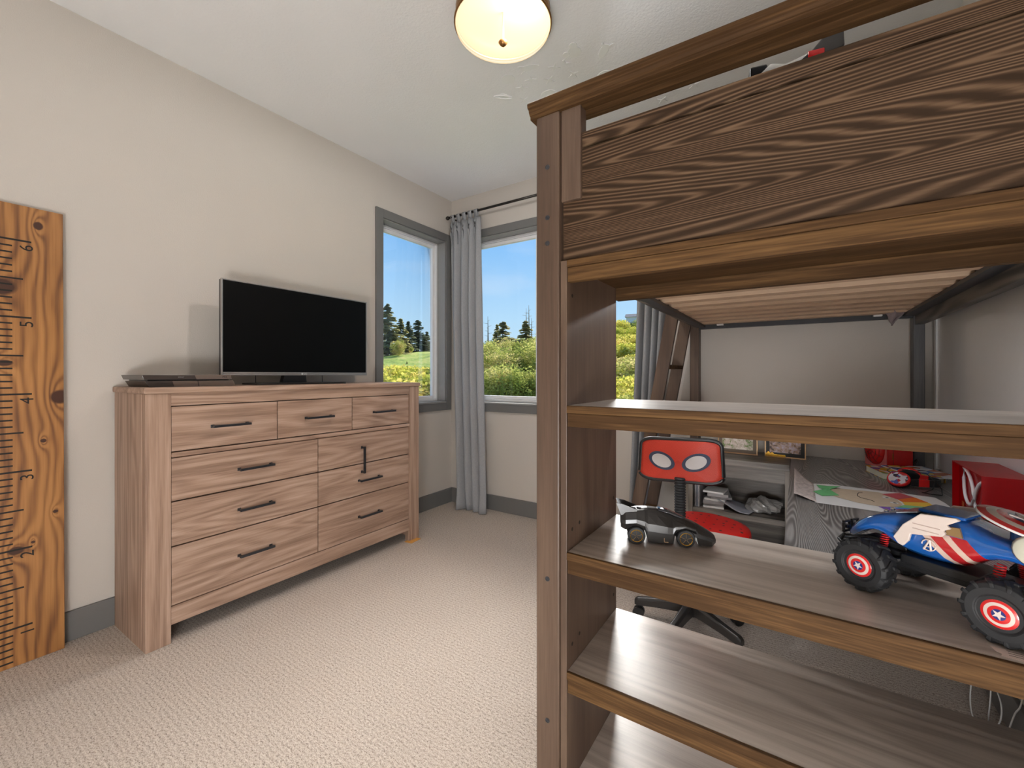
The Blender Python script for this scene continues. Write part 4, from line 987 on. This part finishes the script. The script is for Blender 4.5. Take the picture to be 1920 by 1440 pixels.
for r_ in (.35, .62, .85):
    part('dark_line', MB().tube([dpt((r_ - (.05 if k % 2 else 0)) * math.cos(2 * PI * k / 20 + .2), (r_ - (.05 if k % 2 else 0)) * math.sin(2 * PI * k / 20 + .2)) for k in range(20)], .0008, 5, closed=True), M['ink'], sl, world=False)
part('latch', MB().box(0, .0012, .026, .029, .045, .075), M['gold'], sl, world=False)
part('seam', MB().box(0, .0006, .030, .0312, .002, .173), M['ink'], sl, world=False)
part('power_cord', MB().tube([(-.004, .127, .03), (.012, .138, .05), (.03, .12, .045), (.045, .09, .02), (.055, .06, .004)], .003, 8), M['black'], sl, world=False, smooth=True)

nb_ = thing('neon_sign_box', 'clear red acrylic neon sign box with white loops by the wall', 'sign', (3.15, -1.035, ZD + .0004))
t = NT('red_acrylic'); tr = t.n('ShaderNodeBsdfTransparent'); tr.inputs[0].default_value = (.80, .05, .05, 1)
p_ = t.n('ShaderNodeBsdfPrincipled'); f = t.noise(t.obj(), 8, 2); t.l(t.mix(f, (.55, .006, .01), (.66, .012, .018)), p_.inputs['Base Color']); p_.inputs['Roughness'].default_value = .08
ms = t.n('ShaderNodeMixShader'); ms.inputs[0].default_value = .45; t.l(tr.outputs[0], ms.inputs[1]); t.l(p_.outputs[0], ms.inputs[2]); t.l(ms.outputs[0], t.out.inputs[0]); M['acrylic'] = t.m
X0, X1, Y0, Y1, Z0, Z1 = 3.095, 3.205, -1.214, -.926, ZD + .0004, .858
part('acrylic_case', MB().box(X0, X1, Y0, Y0 + .003, Z0, Z1 - .003).box(X0, X1, Y1 - .003, Y1, Z0, Z1 - .003).box(X0, X1, Y0, Y1, Z1 - .003, Z1).box(X1 - .003, X1, Y0 + .003, Y1 - .003, Z0, Z1 - .003).box(3.112, 3.115, Y0 + .003, Y1 - .003, Z0, Z1 - .003), M['acrylic'], nb_)
M['neon'] = plain('white_neon_tube', (.82, .81, .84), .3)
n1 = [(-1.005, .848), (-1.020, .846), (-1.040, .840), (-1.062, .829), (-1.078, .815), (-1.092, .798), (-1.098, .780), (-1.095, .760), (-1.082, .746), (-1.064, .740), (-1.042, .741), (-1.026, .750), (-1.014, .765), (-1.007, .785), (-1.004, .815)]
part('neon_loop', MB().tube([(3.1068, y, z) for y, z in n1], .0046, 8, closed=True), M['neon'], nb_, smooth=True)
part('neon_loop', MB().tube([(3.1068, -2.206 - y, z - .010) for y, z in n1], .0046, 8, closed=True), M['neon'], nb_, smooth=True)
part('backing', MB().box(X1 - .012, X1 - .004, Y0 + .01, Y1 - .01, Z0, Z1 - .01), M['red'], nb_)
part('yellow_tag', MB().box(3.1105, 3.1118, -.985, -.965, Z0 + .015, Z0 + .04), M['gold'], nb_)

# ------------------------------------------------------------------ black toy car on the shelf
ZS = .7002
def loft(secs, n_top=3):
    rs = []
    for (x, wb_, zb, wm, zm, wt, zt) in secs:
        half = [(wb_, zb), (wm, (zb + zm) / 2 * .4 + zm * .6), (wm * .97, zm + (zt - zm) * .25), (wt + (wm - wt) * .35, zm + (zt - zm) * .68), (wt, zt - (zt - zm) * .08), (wt * .45, zt)]
        rs.append([(x, y, z) for y, z in half] + [(x, -y, z) for y, z in half[::-1]])
    return MB().rings(rs)
cang = math.atan2(.37, .93); cfx, cfy = math.cos(cang), math.sin(cang)
tc_ = thing('toy_car', 'small black toy sports car with gold wheel rims on the shelf', 'toy car', (2.287 - cfy * .036, -1.866 + cfx * .036, ZS), cang)
secs = [(-.040, .022, .038, .030, .056, .022, .073), (-.028, .028, .034, .037, .056, .026, .082), (0, .028, .045, .038, .058, .024, .0885), (.022, .030, .036, .038, .052, .022, .091), (.030, .036, .008, .038, .045, .020, .0915), (.055, .036, .006, .038, .042, .017, .0905),
        (.080, .036, .006, .038, .040, .013, .083), (.094, .036, .007, .037, .040, .013, .0765), (.100, .028, .034, .037, .046, .013, .074), (.125, .028, .044, .037, .052, .013, .068), (.150, .028, .036, .036, .046, .012, .058), (.156, .034, .007, .036, .034, .012, .0555), (.190, .031, .006, .033, .022, .010, .036), (.202, .018, .012, .020, .020, .006, .027)]
part('body', loft(secs), M['satin_black'], tc_, world=False, bevel=.0012)
part('canopy', loft([(.058, .012, .086, .016, .088, .012, .0925), (.085, .012, .080, .016, .082, .010, .0865), (.115, .010, .068, .014, .071, .008, .0745), (.128, .004, .066, .006, .068, .003, .070)]), plain('smoked_canopy', (.05, .05, .055), .1, 0, .7), tc_, world=False, smooth=True)
for y in (-.030, .030):
    part('tail_fin', MB().prism([(-.040, .072), (-.052, .104), (-.030, .100), (.004, .088), (.0, .080)], 'Y', y * .8 - .0015, y * .8 + .0015), M['satin_black'], tc_, world=False)
    part('side_scoop', MB().prism([(.125, .046), (.160, .034), (.196, .020), (.150, .028)], 'Y', y * 1.12 - .002, y * 1.12 + .002), M['black'], tc_, world=False)
    for x, r_ in ((0, .0235), (.125, .0235)):
        w_ = part('tyre', MB().lathe([(r_ * .62, -.010), (r_ * .92, -.010), (r_, -.006), (r_, .006), (r_ * .92, .010), (r_ * .62, .010)], (x, y * 1.02, r_), 28, 'Y'), M['rubber'], tc_, world=False, smooth=False)
        sg = 1 if y > 0 else -1
        part('rim', MB().tube([(x + r_ * .66 * math.cos(k * PI / 12), y * 1.02 + sg * .0100, r_ + r_ * .66 * math.sin(k * PI / 12)) for k in range(24)], .0011, 6, closed=True), M['gold'], w_, world=False)
        hub = MB().disc((x, y * 1.02 + sg * .0060, r_), (0, sg, 0), r_ * .62, .001, 20)
        for k in range(5):
            a = R(90 + 72 * k); c_, s_ = math.cos(a), math.sin(a)
            hub.tube([(x + .002 * c_, y * 1.02 + sg * .0085, r_ + .002 * s_), (x + r_ * .62 * c_, y * 1.02 + sg * .0085, r_ + r_ * .62 * s_)], .0019, 6)
        part('wheel_spokes', hub, plain('dark_gold', (.30, .20, .10), .3, .8) if 'dkgold' not in M else M['dkgold'], w_, world=False)
part('exhaust_mark', MB().box(.070, .0712, -.0392, -.0380, .012, .022).box(.0712, .081, -.0392, -.0380, .011, .0125), M['goldframe'], tc_, world=False)
for k in range(3): part('roof_vent', MB().prism([(-.026 + .014 * k, -.006), (-.018 + .014 * k, -.012), (-.014 + .014 * k, -.011), (-.022 + .014 * k, -.004)], 'Z', .086, .0905 + .0006 * k), M['black'], tc_, world=False)

# ------------------------------------------------------------------ blue toy buggy on the shelf
fa = math.atan2(.538, -.841); fv = Vector((math.cos(fa), math.sin(fa), 0)); sv = Vector((.538, .841, 0))
O_ = Vector((2.765, -1.843, ZS)) + sv * .088 - fv * .103
tb = thing('toy_buggy', 'large blue toy monster buggy with star-shield emblems on the shelf', 'toy car', O_, fa)
def buggy_paint():
    t = NT('striped_blue_paint'); v = t.obj(); sep = t.n('ShaderNodeSeparateXYZ'); t.l(v, sep.inputs[0])
    u = t.math('ADD', t.math('ADD', sep.outputs['X'], .075), t.math('MULTIPLY', t.math('SUBTRACT', sep.outputs['Z'], .13), -1.0))
    low = t.math('LESS_THAN', sep.outputs['Z'], .1475); u = t.math('MULTIPLY', u, 10.0)
    blue = (.010, .095, .36)
    c = t.ramp(u, [(0, blue), (.14, (.42, .012, .016)), (.38, (.62, .46, .38)), (.52, (.42, .012, .016)), (.74, (.62, .46, .38)), (.88, blue)], 'CONSTANT')
    f = t.noise(v, 25, 2)
    t.bsdf(t.mix(low, t.mix(f, (.010, .085, .33), (.014, .11, .40)), c), .16, 0, .6, coat=1.0); return t.m
M['buggy'] = buggy_paint()
secs = [(.165, .026, .083, .032, .090, .020, .097), (.150, .040, .086, .046, .103, .032, .122), (.125, .046, .108, .052, .122, .040, .142), (.105, .046, .118, .053, .130, .040, .154), (.085, .048, .112, .054, .130, .040, .161), (.066, .050, .090, .055, .126, .039, .165), (.030, .052, .083, .057, .126, .037, .172), (-.030, .054, .086, .058, .130, .036, .181),
        (-.048, .054, .094, .058, .130, .040, .172), (-.066, .050, .116, .056, .135, .042, .163), (-.095, .048, .126, .055, .142, .042, .160), (-.125, .048, .120, .054, .138, .040, .155), (-.165, .044, .104, .048, .126, .036, .143), (-.178, .034, .104, .038, .120, .026, .132)]
part('body', loft(secs), M['buggy'], tb, world=False, smooth=True, sub=1)
part('windscreen', MB().add([(.070, -.036, .1655), (.070, .036, .1655), (.036, .034, .1760), (.036, -.034, .1760), (.070, -.036, .1635), (.070, .036, .1635), (.036, .034, .1735), (.036, -.034, .1735)], [(0, 1, 2, 3), (7, 6, 5, 4), (0, 4, 5, 1), (1, 5, 6, 2), (2, 6, 7, 3), (3, 7, 4, 0)]), plain('grey_screen', (.35, .38, .42), .12, 0, .7), tb, world=False)
part('roof_panel', MB().box(-.036, .036, -.034, .034, .1765, .1835), M['buggy'], tb, world=False, bevel=.004)
for y in (-.012, .014): part('hood_bolt', MB().lathe([(.0045, 0), (.0045, .003), (.003, .0055), (.0008, .006)], (.098, y, .1555), 14), M['chrome'], tb, world=False, smooth=True)
M['ivory'] = plain('ivory_plastic', (.66, .56, .50), .35, 0, .5, .03)
wing = [(.062, .122), (.054, .111), (.046, .108), (.036, .122), (.033, .136), (-.014, .146), (-.020, .154), (-.016, .158), (-.027, .165), (-.021, .170), (-.040, .184), (-.034, .187), (.018, .181), (.046, .152)]
for s_ in (1, -1):
    part('side_wing', MB().prism(wing, 'Y', s_ * .060, s_ * .067), M['ivory'], tb, world=False, bevel=.0015)
    part('wing_groove_shade', MB().box(-.012, .030, s_ * .0668, s_ * .0676, .1585, .1600).box(-.010, .030, s_ * .0668, s_ * .0676, .1490, .1502), plain('wing_shadow_line', (.45, .33, .28), .6) if 'wl' not in M else M['wl'], tb, world=False)  # thin darker strips draw the shade of grooves on the flat wing
    part('wing_mount', MB().box(.0, .03, s_ * .05, s_ * .060, .14, .155), M['buggy'], tb, world=False)
    part('side_window', MB().prism([(-.040, .150), (-.016, .150), (-.018, .166), (-.036, .168)], 'Y', s_ * .0535, s_ * .0585), plain('amber_window', (.22, .14, .06), .2), tb, world=False)
    part('rear_fender', MB().lathe([(.002, .0), (.018, .001), (.026, .004), (.022, .009), (.002, .012)], (-.128, s_ * .056, .158), 18, 'Y'), plain('cream_plastic', (.66, .64, .52), .4), tb, world=False, smooth=True)
# emblem of the letter A in a ring
em = MB().tube([(.0105 * math.cos(k * PI / 14) + .008, .0592, .0105 * math.sin(k * PI / 14) + .1215) for k in range(26)], .0010, 6)
def bar(a, b, w_): em.tube([(a[0] + .008, .0594, a[1] + .1215), (b[0] + .008, .0594, b[1] + .1215)], w_, 6)
bar((.0075, -.010), (-.0015, .0105), .0016); bar((-.0015, .0105), (-.0035, -.0085), .0018); bar((.0035, -.003), (-.0045, -.003), .0011)
part('emblem', em, M['ivory'], tb, world=False)
def rings_mat():
    t = NT('ring_emblem'); v = t.obj(); ln = t.n('ShaderNodeVectorMath', operation='LENGTH'); t.l(v, ln.inputs[0])
    t.bsdf(t.ramp(ln.outputs['Value'], [(0, (.018, .03, .16)), (.40, (.55, .015, .015)), (.60, (.62, .52, .46)), (.80, (.55, .015, .015)), (.975, (.70, .68, .66))], 'CONSTANT'), .2, 0, .5, coat=.6); return t.m
M['rings'] = rings_mat()
SH = MB().lathe([(.002, .16), (.2, .155), (.4, .14), (.6, .11), (.8, .066), (.95, .02), (1.0, 0), (1.0, -.05), (.6, -.05), (.002, -.05)], n=48).mesh('shield')
ST = MB().prism(star_pts(.37, .15), 'Z', 0, .03).mesh('star')
def shield(parent, loc, nrm, r_, nm, spin=0):
    o = bpy.data.objects.new(nm, SH.copy()); o.data.materials.clear(); o.data.materials.append(M['rings']); link(o, parent)
    q = Vector(nrm).to_track_quat('Z', 'Y'); o.rotation_euler = (q.to_matrix() @ Matrix.Rotation(spin, 3, 'Z')).to_euler(); o.location = loc; o.scale = (r_, r_, r_)
    for p_ in o.data.polygons: p_.use_smooth = True
    s_ = bpy.data.objects.new('star', ST.copy()); s_.data.materials.clear(); s_.data.materials.append(M['ivory']); link(s_, o); s_.location = (0, 0, .145)
    return o
shield(tb, (-.100, .000, .1875), (-.30, -.02, .92), .062, 'roof_shield', .6)
part('shield_mount', MB().cyl((-.098, .004, .150), (-.099, .005, .181), .014, 16), M['buggy'], tb, world=False)
part('fender_star', MB().prism([(-.150 + x * .011, .124 + y * .011) for x, y in star_pts(1, .42)], 'Y', .0505, .0525), M['ivory'], tb, world=False)
# chassis and suspension
part('chassis', MB().box(-.12, .12, -.030, .030, .052, .082).box(-.06, .06, -.045, .045, .066, .084).box(.06, .135, -.018, .018, .06, .095), M['black'], tb, world=False, bevel=.003)
for x in (-.103, .103):
    part('axle', MB().cyl((x, -.085, .054), (x, .085, .054), .008, 12), M['black'], tb, world=False)
    for s_ in (1, -1):
        hx = [(x - .018 * (1 if x > 0 else -1) + .0075 * math.cos(k * .9), s_ * (.062 - .00022 * k) + .0075 * math.sin(k * .9) * .5, .066 + .00062 * k) for k in range(84)]
        part('spring', MB().tube(hx, .0013, 5), M['red'], tb, world=False, smooth=True)
        part('suspension_arm', MB().tube([(x - .05 * (1 if x > 0 else -1), s_ * .03, .07), (x, s_ * .068, .056)], .005, 8), M['black'], tb, world=False)
# front bumper and light bar
part('bumper', MB().tube([(.165, -.040, .062), (.185, -.028, .070), (.192, 0, .072), (.185, .028, .070), (.165, .040, .062)], .0035, 8).tube([(.13, -.022, .060), (.186, -.024, .070)], .003, 6).tube([(.13, .022, .060), (.186, .024, .070)], .003, 6).tube([(.135, -.018, .085), (.183, -.016, .072)], .003, 6).tube([(.135, .018, .085), (.183, .016, .072)], .003, 6).tube([(.172, -.03, .088), (.178, -.03, .07)], .003, 6).tube([(.172, .03, .088), (.178, .03, .07)], .003, 6), M['black'], tb, world=False, smooth=True)
lb = MB()
for y in (-.016, .016): lb.box(.172, .178, y - .0125, y + .0125, .110, .114).box(.172, .178, y - .0125, y + .0125, .088, .092).box(.172, .178, y - .0125, y - .0095, .092, .110).box(.172, .178, y + .0095, y + .0125, .092, .110)
part('light_bar', lb, M['black'], tb, world=False, bevel=.001)
for y in (-.021, -.011, .011, .021): part('spot_light', MB().cyl((.170, y, .101), (.180, y, .101), .0040, 12), M['satin_black'], tb, world=False)
# wheels
WR = .0535
def tyre_mesh():
    g = MB().lathe([(WR * .52, -.021), (WR * .60, -.024), (WR * .78, -.0245), (WR * .91, -.021), (WR * .935, -.012), (WR * .935, .012), (WR * .91, .021), (WR * .78, .0245), (WR * .60, .024), (WR * .52, .021)], (0, 0, 0), 40, 'Y')
    for k in range(14):
        for s_ in (1, -1):
            a = 2 * PI * (k + (.5 if s_ < 0 else 0)) / 14
            rs = []
            for (da, yy, r0, r1) in ((0, 0, .90, 1.0), (.10, .5, .90, 1.0), (.20, .88, .88, .985), (.24, 1.04, .78, .93)):
                t0, t1 = a + da - .065, a + da + .065; y_ = s_ * yy * .0235
                rs.append([(WR * r0 * math.cos(t0), y_, WR * r0 * math.sin(t0)), (WR * r1 * math.cos(t0), y_, WR * r1 * math.sin(t0)), (WR * r1 * math.cos(t1), y_, WR * r1 * math.sin(t1)), (WR * r0 * math.cos(t1), y_, WR * r0 * math.sin(t1))])
            g.rings(rs)
    return g.mesh('tyre')
TYM = tyre_mesh(); TYM.materials.append(M['rubber'])
RIM = MB().lathe([(.004, -.018), (WR * .40, -.018), (WR * .50, -.014), (WR * .56, -.023), (WR * .56, .023), (WR * .50, .014), (WR * .46, .018), (.004, .018)], (0, 0, 0), 36, 'Y').mesh('rim'); RIM.materials.append(M['satin_black'])
for x in (-.103, .103):
    for s_ in (1, -1):
        w_ = bpy.data.objects.new('tyre', TYM); link(w_, tb); w_.location = (x, s_ * .086, WR); w_.rotation_euler = (0, .3 + x, 0); finish(w_, bevel=.0012)
        r_ = bpy.data.objects.new('rim', RIM); link(r_, w_)
        e_ = shield(w_, (0, s_ * .0208, 0), (0, s_, 0), WR * .44, 'hub_emblem', 1.1 + x * 4)
        for ch_ in list(e_.children):      # keep three levels: the star becomes a sub-part of the tyre
            ch_.parent = w_; mtx = Matrix.Translation(e_.location) @ e_.rotation_euler.to_matrix().to_4x4() @ Matrix.Diagonal((WR * .44, WR * .44, WR * .44, 1)) @ Matrix.Translation((0, 0, .145)); ch_.matrix_local = mtx

# paper label on the shelf edge
lbz = ZS
lab = thing('paper_label', 'pale printed paper label stuck on the shelf before the buggy', 'label', (2.945, -1.990, lbz), R(-4))
part('paper', MB().prism([(-.030, .012), (.060, .014), (.060, -.016), (-.022, -.014), (-.020, -.006), (-.026, -.002)], 'Z', 0, .0004), plain('label_paper', (.62, .50, .44), .6), lab, world=False)
for k in range(3): part('print_line', MB().box(-.012, .05, .008 - .007 * k, .0092 - .007 * k, .0004, .0006), M['ink'], lab, world=False)

# ------------------------------------------------------------------ ceiling stickers
M['sticker'] = plain('glow_sticker', (.87, .875, .87), .35, 0, .5, .02)
def sticker(name, x, y, polys, label, rot=0, group=None, th=.003):
    g = MB()
    for q_, pl in enumerate(polys): g.prism(pl, 'Z', -th - .0007 * q_, 0)
    return solo(name, g, M['sticker'], label, 'sticker', (x, y, RH - .0001), rot, group, bevel=.0008)
star4 = [star_pts(.034, .009, 4, 20)]
circ = lambda r, n=24, cx_=0, cy_=0: [(cx_ + r * math.cos(2 * PI * k / n), cy_ + r * math.sin(2 * PI * k / n)) for k in range(n)]
elp = lambda a, b, n=24: [(a * math.cos(2 * PI * k / n), b * math.sin(2 * PI * k / n)) for k in range(n)]
rocket = [[(-.05, -.012), (-.02, -.02), (.02, -.018), (.05, 0), (.02, .018), (-.02, .02), (-.05, .012)], [(-.06, -.026), (-.045, -.026), (-.03, -.019), (-.045, -.012)], [(-.06, .026), (-.045, .012), (-.03, .019), (-.045, .026)]]
for x, y, r_, lb_ in ((1.599, -1.029, .3, 'four-pointed star sticker right of the rocket below the lamp'), (1.66, -.928, 1.0, 'four-pointed star sticker below the round-eared comet'), (1.45, -1.016, 0, 'small star sticker straight below the rocket by the lamp'), (1.531, -.957, .6, 'four-pointed star sticker just above the largest planet'),
                    (1.375, -.987, .2, 'small star sticker between the plain planet and the ringed planet'), (1.33, -.888, .9, 'lowest star sticker on the ceiling, right of the ringed planet')):
    sticker('star_sticker', x, y, star4, lb_, r_, 'ceiling stars by the lamp')
for k, (x, y, r_) in enumerate(((1.997, -.45, .5), (2.07, -.506, 0), (2.176, -.487, .8), (2.268, -.544, .3), (2.456, -.524, .2))):
    sticker('star_sticker', x, y, star4, ['first', 'second', 'third', 'fourth', 'fifth'][k] + ' star sticker from the left in the gap under the bed cap rail', r_, 'ceiling stars over the bed')
sticker('comet_sticker', 1.732, -1.071, [circ(.034), circ(.02, 16, -.04, .014), circ(.018, 16, .02, .036), [(.02, .02), (.06, .05), (.085, .03), (.07, .0), (.075, .028), (.06, .04)]], 'round-eared comet-shaped sticker with curled tail on the ceiling', 2.2)
sticker('rocket_sticker', 1.851, -.993, rocket, 'rocket-shaped ceiling sticker nearest the bed rail', 2.3)
sticker('rocket_sticker', 1.495, -1.097, rocket, 'rocket-shaped ceiling sticker just below the lamp', .2)
sticker('planet_sticker', 1.352, -1.085, [circ(.036)], 'plain round planet sticker left of the stars on the ceiling')
sticker('planet_sticker', 1.798, -.821, [circ(.045)], 'round planet sticker half hidden by the bed rail')
sticker('planet_sticker', 1.473, -.840, [circ(.052)], 'largest round planet sticker on the ceiling, near the bed corner')
sticker('ringed_planet_sticker', 1.246, -.978, [circ(.028)], 'ringed planet sticker on the ceiling, farthest left', .7)
rp_ = [o for o in bpy.data.objects if o.name.startswith('ringed_planet_sticker')][0]
part('ring', MB().tube([(.052 * math.cos(k * PI / 16), .014 * math.sin(k * PI / 16), -.003) for k in range(32)], .004, 6, closed=True), M['sticker'], rp_, world=False)

# ------------------------------------------------------------------ white charging cables at the right wall
for pts, lb_ in (([(3.195, -.79, .30), (3.180, -.80, .12), (3.155, -.86, .03), (3.142, -.935, .004), (3.150, -.965, .003), (3.175, -.95, .003), (3.190, -.90, .003), (3.205, -.86, .06), (3.212, -.83, .20)], 'white charging cable looped on the carpet by the right wall'),
                 ([(3.214, -.83, .25), (3.214, -.865, .10), (3.212, -.925, .062), (3.206, -.945, .02), (3.19, -.965, .003), (3.16, -1.02, .003)], 'white charging cable running down the middle of the baseboard'),
                 ([(3.218, -1.09, .30), (3.216, -1.07, .16), (3.212, -1.035, .10), (3.208, -1.01, .04), (3.195, -1.02, .003), (3.17, -1.07, .003)], 'white charging cable hanging nearest the bed shelves')):
    P = [Vector(p) for p in pts]; sm_ = []
    for i in range(len(P) - 1):
        p0, p1, p2, p3 = P[max(0, i - 1)], P[i], P[i + 1], P[min(len(P) - 1, i + 2)]
        for k in range(6):
            u = k / 6; sm_.append(.5 * ((2 * p1) + (p2 - p0) * u + (2 * p0 - 5 * p1 + 4 * p2 - p3) * u * u + (3 * p1 - p0 - 3 * p2 + p3) * u ** 3))
    sm_.append(P[-1])
    solo('charging_cable', MB().tube(sm_, .0021, 8), M['white'], lb_, 'cable', smooth=True)

# ------------------------------------------------------------------ added fill lights, both unseen: globe behind the camera, strip under the bunk
GL = (2.80, -3.72)
fl = thing('added_globe_light', 'added white globe light behind the camera, brightening the room', 'lamp', (GL[0], GL[1], 0))
part('base', MB().lathe([(.01, 0), (.14, 0), (.14, .03), (.11, .05), (.10, .245), (.01, .245)], n=32), M['satin_black'], fl, world=False)
def globe():
    t = NT('fill_globe_glow'); e1 = t.n('ShaderNodeEmission'); f = t.noise(t.mapping(t.obj(), (2, 2, 60)), 1.0, 1)
    t.l(t.mix(f, (.95, .97, 1.0), (.92, .94, .97)), e1.inputs[0]); e1.inputs[1].default_value = FILL_GLOBE_E
    t.l(e1.outputs[0], t.out.inputs[0]); return t.m
FILL_GLOBE_E = 50.0
M['globe'] = globe()
part('globe_shade', MB().lathe([(.24 * math.sin(k * PI / 16) + .002, .47 - .24 * math.cos(k * PI / 16)) for k in range(17)], n=32), M['globe'], fl, world=False, smooth=True)

ub = thing('added_bunk_light', 'added strip light hidden under the bunk behind the shelf head rail, brightening the desk', 'lamp', (2.62, -1.502, 1.4585))
part('housing', MB().box(-.42, .42, -.022, .022, -.012, 0).box(-.42, .42, -.022, -.0185, -.024, -.012).box(-.42, .42, .0185, .022, -.024, -.012).box(-.42, -.413, -.0185, .0185, -.024, -.012).box(.413, .42, -.0185, .0185, -.024, -.012), M['white'], ub, world=False)
t = NT('fill_strip_glow'); e1 = t.n('ShaderNodeEmission'); f = t.noise(t.obj(), 4, 1); t.l(t.mix(f, (.98, .985, 1.0), (.96, .97, 1.0)), e1.inputs[0]); e1.inputs[1].default_value = FILL_STRIP_E
t.l(e1.outputs[0], t.out.inputs[0])
part('diffuser', MB().box(-.41, .41, -.018, .018, -.0215, -.012), t.m, ub, world=False, bevel=.004)
